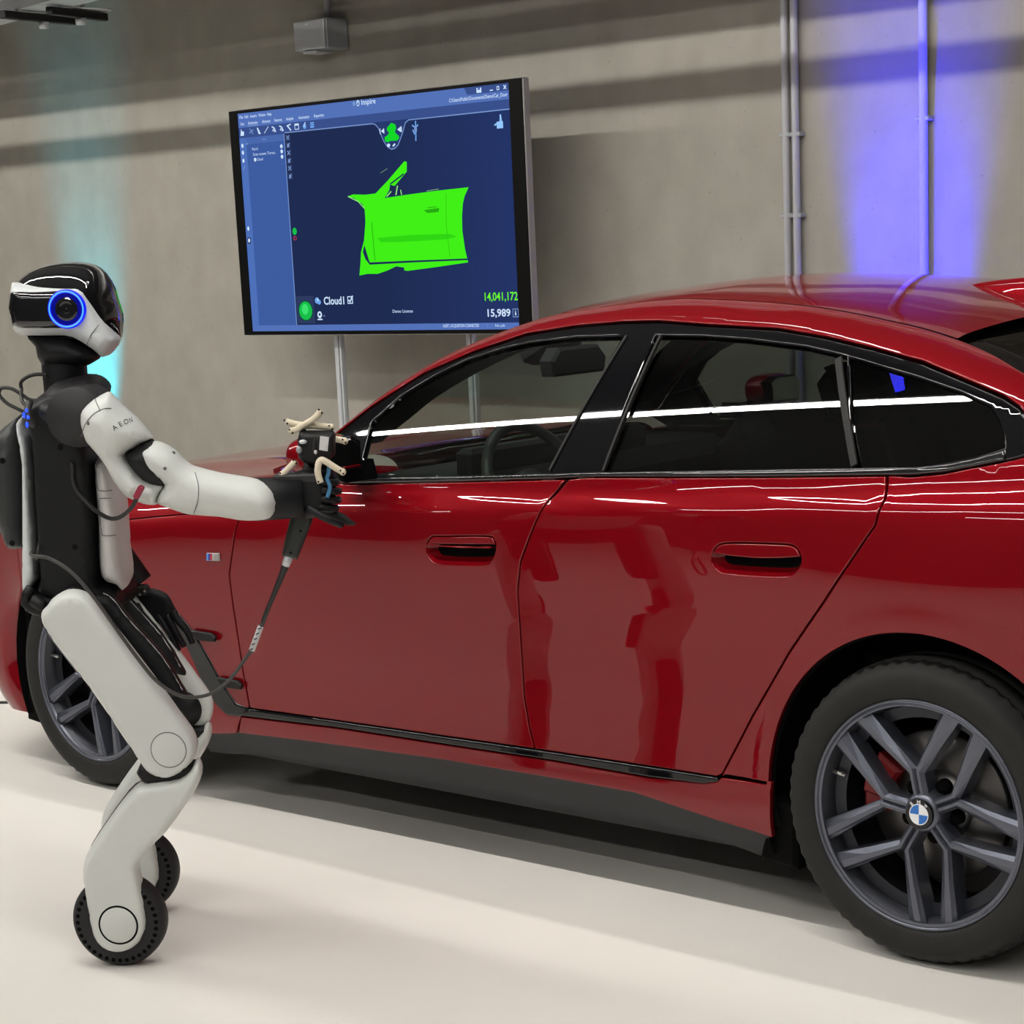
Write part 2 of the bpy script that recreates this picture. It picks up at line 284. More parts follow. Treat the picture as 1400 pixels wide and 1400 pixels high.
RB={
 'thigh':(-0.19,[(-0.0812,0.8538),(-0.0557,0.8696),(-0.0312,0.8748),(-0.0034,0.8681),(0.019,0.8488),(0.0443,0.8103),(0.0782,0.7623),(0.1207,0.6995),(0.1589,0.6414),(0.1885,0.5931),(0.2142,0.5541),(0.2238,0.5251),(0.2192,0.4961),(0.2081,0.477),(0.1822,0.4556),(0.1522,0.443),(0.1236,0.4469),(0.1006,0.462),(0.0858,0.4866),(0.0583,0.533),(0.0165,0.6063),(-0.0193,0.6647),(-0.0554,0.718),(-0.085,0.7616),(-0.1036,0.7953),(-0.109,0.8143),(-0.1051,0.829),(-0.0934,0.8386)]),
 'knee_disc':(-0.245,[(0.1686,0.5158),(0.2085,0.5151)]),
 'shin':(-0.19,[(0.2204,0.4819),(0.2292,0.4717),(0.2288,0.4478),(0.2127,0.4141),(0.1801,0.3704),(0.137,0.3171),(0.0948,0.2785),(0.0732,0.2539),(0.0657,0.234),(0.069,0.2042),(0.0745,0.1542),(0.077,0.1142),(0.071,0.0841),(0.0512,0.0541),(0.0201,0.0366),(-0.01,0.0346),(-0.0384,0.0472),(-0.0557,0.0751),(-0.0619,0.1156),(-0.0652,0.1608),(-0.068,0.211),(-0.0624,0.2459),(-0.0474,0.2752),(-0.0082,0.329),(0.0355,0.3828),(0.0677,0.4165),(0.0928,0.4304),(0.1373,0.4375),(0.1764,0.4436),(0.2018,0.4602)]),
 'wheel_c':(-0.19,[(0.011,0.1103),(0.1206,0.1093),(0.0009,0.0008),(-0.0996,0.1113)]),
 'wheel_far':(0.19,[(0.046,0.0746),(0.0045,-0.0008)]),
 'disc':(-0.24,[(0.0218,0.1092),(0.0663,0.1088)]),
 'thigh_core':(-0.1,[(-0.0234,0.8492),(0.0232,0.8563),(0.0441,0.8423),(0.0743,0.7979),(0.1446,0.7101),(0.1865,0.631),(0.1933,0.6087),(0.1659,0.6144),(0.1369,0.6173),(0.1294,0.6016),(0.091,0.6536),(0.0449,0.7142),(-0.0004,0.7829)]),
 'far_knee':(0.19,[(0.0554,0.5495),(0.0876,0.5517),(0.1172,0.5329),(0.1352,0.5016),(0.1442,0.454),(0.1391,0.412),(0.1297,0.3938)]),
 'strip':(0,[(-0.1707,1.2522),(-0.1674,1.2255),(-0.1558,1.2028),(-0.1524,1.1793),(-0.1553,1.1068),(-0.1603,0.9717),(-0.1614,0.906),(-0.1637,0.8821),(-0.1701,0.8703),(-0.1791,0.8602),(-0.2035,0.8403),(-0.2031,0.8729),(-0.1989,0.919),(-0.1925,0.9819),(-0.1849,1.0596),(-0.1771,1.1457),(-0.1795,1.1853),(-0.1823,1.2147),(-0.182,1.2375)]),
 'backpack':(0.02,[(-0.1779,1.2551),(-0.188,1.2404),(-0.1895,1.2322),(-0.1846,1.1868),(-0.1859,1.0859),(-0.1912,0.9705),(-0.1995,0.9468),(-0.2156,0.9421),(-0.244,0.944),(-0.2569,0.9759),(-0.267,1.0257),(-0.2636,1.1104),(-0.2534,1.1775),(-0.2413,1.2106),(-0.2156,1.2298)]),
 'front_panel':(0,[(-0.0105,1.1876),(-0.013,1.1211),(-0.0156,1.0541),(-0.0168,1.0019),(-0.0224,0.9093),(-0.0175,0.8798),(-0.003,0.8656),(0.0155,0.8599),(0.0288,0.8442),(0.0455,0.8642),(0.05,0.888),(0.0465,0.9363),(0.0489,1.0234),(0.0478,1.0621),(0.0435,1.1192),(0.0335,1.1612),(0.0186,1.1866)]),
 'torso':(0,[(-0.1461,1.2806),(-0.1533,1.2592),(-0.1568,1.2303),(-0.1519,1.2026),(-0.1507,1.1793),(-0.1536,1.1067),(-0.1586,0.9717),(-0.1596,0.9059),(-0.1619,0.882),(-0.168,0.8548),(-0.1146,0.8275),(-0.0531,0.831),(-0.0031,0.8245),(0.0178,0.8308),(0.0266,0.846),(0.0171,0.8565),(-0.0145,0.8727),(-0.0199,0.9092),(-0.0144,1.0018),(-0.0096,1.121),(-0.0088,1.1876),(-0.0084,1.229),(-0.0124,1.2606),(-0.0331,1.296),(-0.0866,1.3095)]),
 'shoulder':(-0.13,[(-0.1006,1.2892),(-0.0946,1.3081),(-0.0774,1.3224),(-0.0415,1.3323),(-0.0018,1.335),(0.0285,1.3242),(0.0613,1.2984),(0.0403,1.2822),(0.0154,1.2639),(0.0049,1.2402),(0.001,1.2161),(-0.0066,1.1986),(-0.0298,1.2075),(-0.0551,1.2268),(-0.0813,1.2468),(-0.0966,1.2664)]),
 'pelvis':(0,[(-0.1688,0.8651),(-0.2009,0.8419),(-0.2086,0.8163),(-0.1995,0.8022),(-0.1596,0.796),(-0.1019,0.7755),(-0.0328,0.7651),(0.0137,0.7983),(0.0216,0.829),(-0.0078,0.8503),(-0.0935,0.8664)]),
 'pelvis_hook':(-0.14,[(-0.141,0.8726),(-0.1543,0.858),(-0.158,0.838),(-0.1455,0.826),(-0.1174,0.8169),(-0.1076,0.83),(-0.1186,0.8403),(-0.1386,0.8442),(-0.1339,0.8574),(-0.1194,0.8671)]),
 'neck':(0,[(-0.1184,1.3961),(-0.1228,1.3076),(-0.0222,1.3038),(-0.013,1.3854)]),
 'upper_arm':(-0.25,[(0.1043,1.3086),(0.1157,1.3036),(0.1365,1.2784),(0.1663,1.2506),(0.187,1.223),(0.1973,1.2095),(0.1947,1.2049),(0.1709,1.1968),(0.1516,1.1862),(0.1319,1.1735),(0.1459,1.1484),(0.1648,1.1251),(0.1869,1.1129),(0.213,1.1067),(0.201,1.0877),(0.1927,1.0721),(0.1993,1.0676),(0.1873,1.0632),(0.1642,1.0662),(0.1421,1.0759),(0.1242,1.0859),(0.1016,1.1183),(0.0861,1.1525),(0.0676,1.1801),(0.0509,1.201),(0.045,1.2158),(0.0401,1.2418),(0.0412,1.2574),(0.046,1.2713),(0.0706,1.2922)]),
 'elbow':(-0.25,[(0.1314,1.1757),(0.1519,1.1876),(0.1705,1.1979),(0.1953,1.2049),(0.2104,1.173),(0.2226,1.1253),(0.2144,1.1051),(0.1865,1.1076),(0.1638,1.1194),(0.1447,1.1422)]),
 'forearm':(-0.25,[(0.1585,1.1781),(0.164,1.1897),(0.1798,1.1993),(0.195,1.2017),(0.2156,1.1965),(0.2412,1.1813),(0.2577,1.163),(0.2744,1.1478),(0.2947,1.1399),(0.3356,1.1283),(0.3795,1.1195),(0.4176,1.111),(0.4404,1.0986),(0.454,1.0835),(0.4603,1.0628),(0.4543,1.0425),(0.4383,1.0269),(0.4112,1.0228),(0.3724,1.0245),(0.3283,1.0334),(0.2657,1.0396),(0.2335,1.0495),(0.2102,1.0593),(0.1956,1.0655),(0.1937,1.0773),(0.2039,1.0945),(0.2127,1.1075),(0.1911,1.1185),(0.1716,1.1367),(0.1613,1.1575)]),
 'seam':(-0.25,[(0.2947,1.1399),(0.3033,1.1069),(0.2993,1.0754),(0.2835,1.0395)]),
 'aeon':(-0.32,[(0.1405,1.2414),(0.1768,1.257)]),
 'screws':(-0.32,[(0.0814,1.2469),(0.2516,1.1857),(0.2334,1.1568)]),
 'wrist':(-0.23,[(0.4132,1.1135),(0.5063,1.1157),(0.5033,1.0252),(0.4394,1.0303)]),
 'scanner':(-0.2,[(0.5062,1.2069),(0.5791,1.2042),(0.5839,1.1956),(0.5806,1.1549),(0.5536,1.1265),(0.5106,1.137),(0.4988,1.1487),(0.5002,1.1892)]),
 'pr':(-0.2,[(0.4778,1.227),(0.5161,1.2178),(0.5751,1.21),(0.4902,1.2074),(0.5569,1.2476),(0.5869,1.1839),(0.6005,1.1811),(0.4702,1.1181),(0.4971,1.1442),(0.5687,1.1485),(0.569,1.0989),(0.6126,1.1201)]),
 'strap':(-0.19,[(0.5858,1.1243),(0.581,1.1064),(0.5848,1.0904),(0.5802,1.0683)]),
 'handle':(-0.2,[(0.484,1.0472),(0.5224,1.0428),(0.521,1.011),(0.4795,0.9272),(0.446,0.9368),(0.4711,1.016)]),
 'conn':(-0.2,[(0.4597,0.931),(0.449,0.9029),(0.423,0.8494),(0.3935,0.7854),(0.3896,0.7818),(0.3656,0.7282),(0.3578,0.7201),(0.3212,0.6733),(0.2859,0.6457),(0.2521,0.6381),(0.2145,0.6473),(0.1699,0.6815),(0.127,0.7394),(0.0851,0.8065),(0.0435,0.8733),(0.0006,0.9264),(-0.0441,0.9575),(-0.0815,0.9647),(-0.1154,0.9596),(-0.1246,0.9496)]),
 'redcable':(-0.3,[(0.1766,1.0998),(0.1563,1.0691),(0.117,1.0426),(0.0793,1.0369),(0.045,1.0506),(0.0191,1.0861),(0.0191,1.1379),(0.0345,1.1999),(0.0502,1.2304)]),
 'label':(-0.2,[(0.5663,1.1962),(0.5713,1.1741)]),
 'cranium':(0,[(-0.1604,1.5436),(-0.126,1.5685),(-0.0767,1.5815),(-0.0208,1.5835),(0.0223,1.5752),(0.048,1.5551),(0.0653,1.5222),(0.0708,1.4955),(0.0781,1.4645),(0.0746,1.4264),(0.0644,1.4002),(0.0404,1.3751),(0.0217,1.3742),(0.0008,1.3881),(-0.0412,1.4126),(-0.0599,1.4199),(-0.1479,1.4251),(-0.1693,1.4325),(-0.1751,1.4572),(-0.1786,1.4899),(-0.1712,1.5301)]),
 'face':(-0.03,[(-0.1575,1.5448),(0.0002,1.537),(0.0177,1.526),(0.0293,1.5057),(0.0564,1.4521),(0.0781,1.4125),(0.0717,1.3966),(0.0498,1.3774),(0.0331,1.3723),(0.0106,1.3926),(-0.0115,1.4089),(-0.0308,1.4194),(-0.0497,1.4234),(-0.1374,1.427),(-0.1587,1.4335),(-0.1655,1.4468),(-0.1713,1.4913),(-0.1628,1.5258)]),
 'visor':(-0.05,[(-0.1545,1.526),(-0.0501,1.5215),(-0.0283,1.5214),(-0.0088,1.5149),(0.0049,1.5),(0.0082,1.4814),(0.0015,1.4633),(-0.0149,1.4495),(-0.0355,1.4439),(-0.0575,1.4432),(-0.1567,1.4473),(-0.1609,1.4613),(-0.1633,1.4917)]),
 'chin':(0,[(-0.1479,1.4259),(-0.0597,1.4223),(-0.0409,1.4159),(0.0011,1.3913),(0.018,1.3711),(-0.0162,1.3692),(-0.0177,1.3529),(-0.1198,1.3569),(-0.1184,1.3961)]),
 'ring':(-0.1,[(-0.0155,1.4843),(0.0225,1.4827)]),
 'cables':(-0.05,[(-0.1028,1.3399),(-0.1214,1.3406),(-0.1388,1.3364),(-0.1551,1.3256),(-0.1564,1.3126),(-0.1478,1.2959),(-0.1355,1.2824)]),
 'cables2':(-0.05,[(-0.1352,1.2856),(-0.1512,1.2961),(-0.1752,1.3117),(-0.1971,1.3141),(-0.2048,1.3063),(-0.204,1.2964),(-0.1887,1.2794),(-0.1677,1.2672),(-0.1515,1.2584)]),
 'blue':(-0.12,[(-0.1037,1.2755),(-0.1148,1.2646),(-0.1182,1.247),(-0.1143,1.2355)]),
 'farhand':(0.2,[(-0.0095,0.8877),(0.0149,0.8781),(0.0345,0.8332),(0.0254,0.8103),(-0.003,0.795),(-0.0247,0.817)]),
 'palm':(0.2,[(-0.0198,0.7901),(0.0105,0.8054),(0.0355,0.8075),(0.0684,0.7931),(0.083,0.7641),(0.0972,0.7301),(0.0762,0.7249),(0.0506,0.722),(0.0319,0.7153),(0.0118,0.7355),(-0.0043,0.7593)]),
 'fing':(0.2,[(0.0338,0.717),(0.0479,0.6897),(0.0684,0.6573),(0.0579,0.7236),(0.0738,0.6963),(0.0887,0.6563),(0.0795,0.7212),(0.0934,0.6922),(0.104,0.6667),(0.0966,0.7316),(0.1162,0.706),(0.1264,0.6752)]),
 'fing2':(0.18,[(-0.0042,0.7771),(0.0099,0.7518),(0.024,0.7264),(0.0381,0.701),(0.0517,0.6684)]),
}
# ---------------------------------------------------------------- room
def boxobj(name,c,h,m,parent=None,bev=0.,label=None): return MB().box(c,h,bev=bev).obj(name,m,parent,label=label)
def concrete():
    m=bpy.data.materials.new('board_marked_concrete'); m.use_nodes=True; nt=m.node_tree; b=nt.nodes['Principled BSDF']; b.inputs['Roughness'].default_value=.85
    tc=nt.nodes.new('ShaderNodeTexCoord'); 
    def nz(scale,det,sx=(1,1,1)):
        mp=nt.nodes.new('ShaderNodeMapping'); mp.inputs['Scale'].default_value=sx; n=nt.nodes.new('ShaderNodeTexNoise'); n.inputs['Scale'].default_value=scale; n.inputs['Detail'].default_value=det
        nt.links.new(tc.outputs['Object'],mp.inputs[0]); nt.links.new(mp.outputs[0],n.inputs['Vector']); return n
    a=nz(1.1,6,(1,1,.8)); c=nz(7,9,(1.,1,.75)); d=nz(60,3)
    r=nt.nodes.new('ShaderNodeValToRGB'); r.color_ramp.elements[0].position=.3; r.color_ramp.elements[0].color=(.305,.288,.246,1); r.color_ramp.elements[1].position=.72; r.color_ramp.elements[1].color=(.40,.379,.328,1)
    mm=nt.nodes.new('ShaderNodeMath'); mm.operation='MULTIPLY_ADD'; mm.inputs[1].default_value=.55
    nt.links.new(c.outputs['Fac'],mm.inputs[0]); 
    m2=nt.nodes.new('ShaderNodeMath'); m2.operation='MULTIPLY'; m2.inputs[1].default_value=.45; nt.links.new(a.outputs['Fac'],m2.inputs[0]); nt.links.new(m2.outputs[0],mm.inputs[2])
    nt.links.new(mm.outputs[0],r.inputs[0])
    # small pits
    r2=nt.nodes.new('ShaderNodeValToRGB'); r2.color_ramp.elements[0].position=.27; r2.color_ramp.elements[0].color=(.72,.71,.70,1); r2.color_ramp.elements[1].position=.34; r2.color_ramp.elements[1].color=(1,1,1,1); nt.links.new(d.outputs['Fac'],r2.inputs[0])
    mu=nt.nodes.new('ShaderNodeMix'); mu.data_type='RGBA'; mu.blend_type='MULTIPLY'; mu.inputs[0].default_value=1.; nt.links.new(r.outputs[0],mu.inputs[6]); nt.links.new(r2.outputs[0],mu.inputs[7]); nt.links.new(mu.outputs[2],b.inputs['Base Color'])
    bp=nt.nodes.new('ShaderNodeBump'); bp.inputs['Strength'].default_value=.25; bp.inputs['Distance'].default_value=.01; nt.links.new(c.outputs['Fac'],bp.inputs['Height']); nt.links.new(bp.outputs['Normal'],b.inputs['Normal'])
    return m
CONC=concrete()
FLOORM=mat('white_floor_vinyl',(.85,.825,.775),.42,spec=.35,noise=(.03,3.))
DARKW=mat('dark_wall_paint',(.05,.05,.052),.9); CEILM=mat('dark_ceiling',(.07,.07,.07),.9); FLOORD=mat('grey_floor',(.10,.10,.10),.7)
def struct(o,label): o['kind']='structure'; o['label']=label; return o
WY=2.4
struct(boxobj('wall_back',(-3.,WY+.15,2.6),(12.,.15,2.6),CONC),'grey-beige bare concrete wall with coloured light washes behind the car')
struct(boxobj('wall_left',(-15.1,-3.3,2.6),(.1,5.7,2.6),DARKW),'dark far end wall of the hall')
struct(boxobj('wall_right',(9.1,-3.3,2.6),(.1,5.7,2.6),DARKW),'dark right end wall of the hall')
struct(boxobj('wall_front',(-3.,-9.1,2.6),(12.,.1,2.6),DARKW),'dark wall opposite the concrete wall')
struct(boxobj('ceiling',(-3.,-3.3,5.3),(12.2,6.,.1),CEILM),'dark ceiling above the lights')
struct(boxobj('floor',(-3.,-3.3,-.05),(12.,5.7,.05),FLOORM),'white glossy vinyl floor under car and robot')
# ---- ceiling light rows
def light_row(y,z,x0,n,strength,width,skirt,lab):
    tm=emis('tube_%s'%lab.split()[0],(1,.965,.91),strength)
    fx=None
    for i in range(n):
        x=x0+i*1.5
        if fx is None:
            e=empty('linear_light',(x,y,z),'slim white linear ceiling light, %s'%lab,'lamp','linear ceiling lights, %s'%lab)
            h=MB().box((x,y,z+.045),(.74,width*.5+.006,.022),bev=.006)
            if skirt:
                for s in(-1,1): h.box((x,y+s*(width*.5+.012),z+.02),(.74,.003,skirt))
            h.obj('housing',ALUL,e); MB().box((x,y,z-.004),(.735,width*.40,.026)).obj('diffuser',tm,e); fx=e
            MB().tube([(x,y,z+.08),(x,y,5.2)],.006,6).obj('hanger',GALV,e)
        else:
            c=fx.copy(); COL.objects.link(c); c.location=(x,y,z); WORLD_ORG[c.name]=np.array((x,y,z))
            for ch in fx.children: d=ch.copy(); COL.objects.link(d); d.parent=c
light_row(-4.9,4.2,-4.05,6,TUBE_A,.05,0,'row behind the camera')
light_row(-2.24,4.2,-5.55,5,TUBE_B,.05,0,'row over the near side of the car')
light_row(-7.6,4.2,-3.2,7,FILL_D,.05,0,'row furthest from the wall, added as fill')  # extra unseen row, added as fill to brighten wall, robot and car side
light_row(-2.24,4.2,-10.7,3,TUBE_E,.05,0,'row at the far end of the hall')
# row C: narrow-beam fittings right above the car
for i in range(6):
    x=-5.2+i*1.5;y,z=-.09,4.2
    e=empty('narrow_beam_light',(x,y,z),'deep louvred ceiling light straight above the car roof','lamp','narrow beam lights above the car')
    h=MB().box((x,y,z+.16),(.70,.09,.02),bev=.006)
    for s in(-1,1): h.box((x,y+s*.086,z+.07),(.70,.004,.09)); h.box((x+s*.696,y,z+.07),(.004,.09,.09))
    h.obj('housing',ALU,e); MB().tube([(x,y,z+.18),(x,y,5.2)],.006,6).obj('hanger',GALV,e)
    l=bpy.data.lights.new('beam','AREA'); l.shape='RECTANGLE'; l.size=1.38; l.size_y=.035; l.energy=TUBE_C; l.color=(1,.965,.91); l.spread=math.radians(80)
    lo=bpy.data.objects.new('beam_lamp',l); COL.objects.link(lo); lo.parent=e; lo.location=(0,0,.12)
# ---- bar and tray that throw the straight shadow bands on the wall
o=boxobj('cable_duct',(-3.,.755,2.883),(6.,.02,.030),GALV); props(o,'long thin grey cable duct hung above the car, parallel to the wall','cable duct')
o=boxobj('ceiling_beam',(-3.,1.115,3.18),(6.,.025,.301),ALU); props(o,'deep grey lighting beam hung above the car, parallel to the wall','beam')
# ---- coloured uplights behind the car
def uplight(x,col,en,lab,lens,yy=.22):
    e=empty('uplight',(x,WY-yy,0),lab,'lamp','coloured uplights at the wall foot')
    MB().lathe([(.0,.03),(.075,.03),(.075,.20),(.068,.21),(.06,.19),(0,.19)],(x,WY-yy,0),(0,0,1),24).obj('lamp_body',PLAST,e,True)
    MB().box((x,WY-yy,.015),(.10,.06,.015),bev=.005).obj('foot',PLAST,e)
    MB().lathe([(0,.192),(.058,.192)],(x,WY-yy,0),(0,0,1),24).obj('lens',emis('lens_'+lens,col,4),e)
    l=bpy.data.lights.new('uplight','SPOT'); l.energy=en; l.color=col; l.spot_size=math.radians(29); l.spot_blend=1.; l.shadow_soft_size=.04
    lo=bpy.data.objects.new('uplight_lamp',l); COL.objects.link(lo); lo.parent=e; lo.location=(0,0,.22)
    lo.rotation_euler=(math.radians(180-11.5),0,0)
uplight(-6.97,(.0,.50,.70),560,'cyan floor uplight at the wall behind the robot','cyan')
uplight(-1.95,(.004,.002,1.),2400,'blue floor uplight at the wall behind the car roof','blue')
# ---- conduits on the wall
def pipe(x,lab,r=.015,clips=(1.36+.27,1.94)):
    e=empty('wall_pipe',(x,WY,0),lab,'pipe')
    MB().tube([(x,WY-.028,.0),(x,WY-.028,5.19)],r,12).obj('pipe',PIPEG,e,True)
    for z in clips: MB().box((x,WY-.02,z),(r+.012,.02,.009),bev=.003).obj('pipe_clip',GALV,e)
pipe(-2.497,'left pipe of the pair of grey pipes on the wall')
pipe(-2.452,'right pipe of the pair of grey pipes on the wall')
pipe(-1.885,'single grey pipe in front of the blue light wash',.017,(1.96,))
# ---- grey wall enclosure with conduit
e=empty('junction_box',(-5.03,WY,2.55),'small grey enclosure on the wall above the monitor','box')
MB().box((-5.02,WY-.075,2.552),(.105,.07,.068),bev=.006).obj('housing',BOXG,e)
MB().box((-5.02,WY-.152,2.552),(.100,.006,.064),bev=.003).obj('cover',ALUL,e)
MB().box((-5.03,WY-.10,2.477),(.045,.05,.006),bev=.002).obj('cable_gland',PIPEG,e)
MB().box((-5.03,WY-.159,2.600),(.008,.002,.005)).obj('indicator',WHITEM,e)
MB().tube([(-5.02,WY-.03,2.62),(-5.02,WY-.03,5.19)],.014,10).obj('conduit',PIPEG,e,True)
# ---------------------------------------------------------------- monitor on a stand
KS=1.818/1.66
MC=np.array((-4.35383,1.919917,1.714500)); ang=-0.02038815
MD=np.array([math.cos(ang),math.sin(ang),0]);MN=np.array([math.sin(ang),-math.cos(ang),0]);ZU=np.array([0,0,1.])
mon=empty('monitor',(MC[0],MC[1]+.1,0),'large flat monitor with a green car door scan on its screen','monitor')
MB().box(MC-MN*.022,(.832*KS,.467*KS,.022),MD,ZU,MN,bev=.006).obj('panel_frame',[ALU],mon,label='silver-grey side frame')
fr=MB()
for (a,b,c,d) in((-.829,-.777,-.464,.464),(.766,.829,-.464,.464),(-.777,.766,.452,.464),(-.777,.766,-.464,-.449)):
    fr.box(MC+MD*(a+b)/2*KS+ZU*(c+d)/2*KS+MN*.002,((b-a)/2*KS,(d-c)/2*KS,.003),MD,ZU,MN)
fr.obj('bezel',BEZEL,mon)
def lin(r,g,b): return tuple(((c/255+.055)/1.055)**2.4 if c>10 else c/3294 for c in(r,g,b))
SCR={}
def sm(key,rgb,s=1.):
    if key not in SCR: SCR[key]=emis('screen_'+key,lin(*rgb),s)
    return SCR[key]
SMATS=[];SV=MB()
def smi(key,rgb):
    m=sm(key,rgb)
    if m not in SMATS: SMATS.append(m)
    return SMATS.index(m)
def P3(u,v,l): return MC+MD*u*KS+ZU*v*KS+MN*(.0002+.00035*l)
def poly(pts,key,rgb,l):
    P=ccw(pts); Q,f=cdt(P,[]); SV.add([P3(a,b,l) for a,b in Q],[tuple(t) for t in f],smi(key,rgb))
def rect(u0,v0,u1,v1,key,rgb,l): SV.add([P3(u0,v0,l),P3(u1,v0,l),P3(u1,v1,l),P3(u0,v1,l)],[(0,1,2,3)],smi(key,rgb))
_tc={}
def text_mesh(s,bold=0.):
    if (s,bold) in _tc: return _tc[s,bold]
    c=bpy.data.curves.new('t','FONT'); c.body=s; c.size=1.; c.offset=bold; c.resolution_u=3; o=bpy.data.objects.new('t',c); COL.objects.link(o)
    dg=bpy.context.evaluated_depsgraph_get(); dg.update(); me=o.evaluated_get(dg).to_mesh()
    V=np.array([v.co[:2] for v in me.vertices]); F=[tuple(p.vertices) for p in me.polygons]
    o.evaluated_get(dg).to_mesh_clear(); bpy.data.objects.remove(o); bpy.data.curves.remove(c); _tc[s,bold]=(V,F); return V,F
def text(s,u0,v0,u1,h,key,rgb,l,bold=0.):
    """fit the string between u0 and u1 with cap height h on baseline v0"""
    V,F=text_mesh(s,bold); cap=text_mesh('H')[0][:,1].max(); W=V[:,0].max()-V[:,0].min()
    SV.add([P3(u0+(a-V[:,0].min())/W*(u1-u0),v0+b/cap*h,l) for a,b in V],F,smi(key,rgb))
def disc(u,v,ru,rv,key,rgb,l,n=24): poly([(u+ru*math.cos(2*math.pi*k/n),v+rv*math.sin(2*math.pi*k/n)) for k in range(n)],key,rgb,l)
def line(pts,wd,key,rgb,l):
    for (a,b),(c,d) in zip(pts[:-1],pts[1:]):
        q=np.array([d-b,-(c-a)]);q=q/np.linalg.norm(q)*wd/2; poly([(a+q[0],b+q[1]),(c+q[0],d+q[1]),(c-q[0],d-q[1]),(a-q[0],b-q[1])],key,rgb,l)
WH=(205,228,255);BAR=(84,114,184);BAND=(58,80,140);VIEW=(31,43,80);SIDE=(62,92,160);SIDE2=(78,112,184);LG=(120,150,205)
rect(-.777,-.449,.766,.452,'bar',BAR,0)
rect(-.777,.352,.766,.394,'band',BAND,1); poly([(-.20,.394),(.766,.394),(.766,.372),(-.1,.372)],'band',BAND,1)
rect(-.777,-.426,-.49,.352,'sidebar',SIDE2,1); rect(-.733,-.424,-.497,.352,'side',SIDE,2); rect(-.733,.325,-.497,.352,'sidehead',(74,104,172),3)
rect(-.492,-.424,.766,.355,'view',VIEW,2)
for k in range(14): u0=.05+k*.0512; t=(k+1)/14; rect(u0,-.424,u0+.0512 if k<13 else .766,.355,'view_%d'%k,(31+5*t,43+9*t,80+22*t),3)
line([(-.494,-.425),(-.494,.352)],.004,'lineg',LG,3); line([(-.49,.356),(.03,.356)],.004,'lineg',LG,3); line([(.235,.356),(.766,.358)],.004,'lineg',LG,3)
poly([(.022,.357),(.045,.350),(.0596,.338),(.0874,.2835),(.108,.260),(.1301,.2500),(.150,.253),(.1696,.2652),(.1988,.3111),(.215,.345),(.2403,.358)],'lineg',LG,4)
poly([(.027,.360),(.048,.353),(.063,.340),(.0904,.2865),(.110,.264),(.1301,.2545),(.149,.257),(.1670,.2682),(.1955,.3131),(.212,.348),(.236,.360)],'notch',(40,58,110),5)
poly([(.136,.352),(.112,.335),(.110,.325),(.122,.3162),(.112,.306),(.096,.3005),(.095,.285),(.112,.279),(.125,.284),(.1646,.2829),(.176,.292),(.1749,.2997),(.158,.311),(.1547,.3184),(.1627,.330),(.158,.345)],'green',(20,215,40),6)
for s,u in((1,.085),(-1,.178)):
    poly([(u-.010*s,.335),(u+.010*s,.324),(u-.010*s,.313)] if s<0 else [(u+.010,.335),(u-.008,.324),(u+.010,.313)],'white',WH,6); line([(u-.013*s,.313),(u-.013*s,.335)],.004,'white',WH,6)
disc(.115,.268,.009,.007,'white',WH,6,10); line([(.138,.263),(.152,.271)],.007,'white',WH,6)
GR=(64,240,22);GD=(38,170,18)
poly([(-.1348,.0842),(-.105,.0905),(-.0807,.0889),(-.03,.086),(.0252,.0882),(.10,.135),(.1964,.2025),(.2101,.1991),(.2072,.1626),(.14,.115),(.0758,.0681),(.1797,.0738),(.36,.082),(.5351,.0867),(.512,.055),(.5006,.0267),(.493,-.02),(.491,-.0762),(.5008,-.1457),(.5133,-.1937),(.34,-.207),(.182,-.2178),(.163,-.2155),(.1637,-.2048),(.1189,-.1983),(.07,-.213),(.0117,-.2254),(-.0481,-.224),(-.0955,-.2293),(-.085,-.18),(-.0779,-.1369),(-.0566,-.0923),(-.048,-.05),(-.0423,-.0207),(-.042,.01),(-.043,.0333),(-.055,.052),(-.0764,.0617),(-.10,.076)],'door',GR,4)
poly([(-.0672,-.1372),(-.0555,-.1104),(-.04,-.155),(-.0308,-.1791),(.2,-.1785),(.5107,-.1789),(.5127,-.185),(.2,-.186),(-.0316,-.1881),(-.055,-.165)],'view',VIEW,5)
poly([(.2891,.0118),(.33,.0145),(.3746,.0168),(.3698,.0022),(.34,.0005),(.3071,.0005)],'doordark',GD,5); line([(.31,.020),(.36,.022)],.003,'doordark',GD,5)
line([(-.006,-.022),(.0,-.1737)],.004,'doordark',GD,5); line([(.415,.070),(.407,-.05),(.418,-.17)],.002,'doordark',GD,5)
poly([(.02,-.085),(.2,-.080),(.42,-.083),(.46,-.095),(.40,-.103),(.15,-.105),(.04,-.102)],'doorshade',(48,214,20),5)
poly([(.078,.070),(.105,.098),(.110,.118),(.165,.104),(.178,.074)],'view',VIEW,5); line([(.088,.073),(.115,.092)],.005,'doorpale',(150,235,130),6); line([(.140,.076),(.152,.112)],.006,'doorpale',(150,235,130),6); line([(.112,.120),(.19,.155)],.006,'view',VIEW,5); line([(.172,.076),(.168,.095)],.005,'doorpale',(150,235,130),6)
line([(.31,.0835),(.375,.088)],.003,'doorline',(120,160,120),4); line([(.06,.165),(.10,.180)],.002,'doorline',(120,160,120),4)
line([(-.1348,.0842),(-.0764,.0617),(-.043,.0333)],.004,'doorpale',(150,235,130),5)
rect(-.487,-.418,-.379,-.306,'eggbox',(46,58,96),4); disc(-.4315,-.366,.046,.043,'eggrim',(20,70,60),5); disc(-.4315,-.366,.040,.038,'egg',(24,190,74),6); disc(-.434,-.360,.020,.022,'egghi',(60,225,110),7)
text('Cloud1',-.317,-.342,-.194,.030,'white',WH,5,.02)
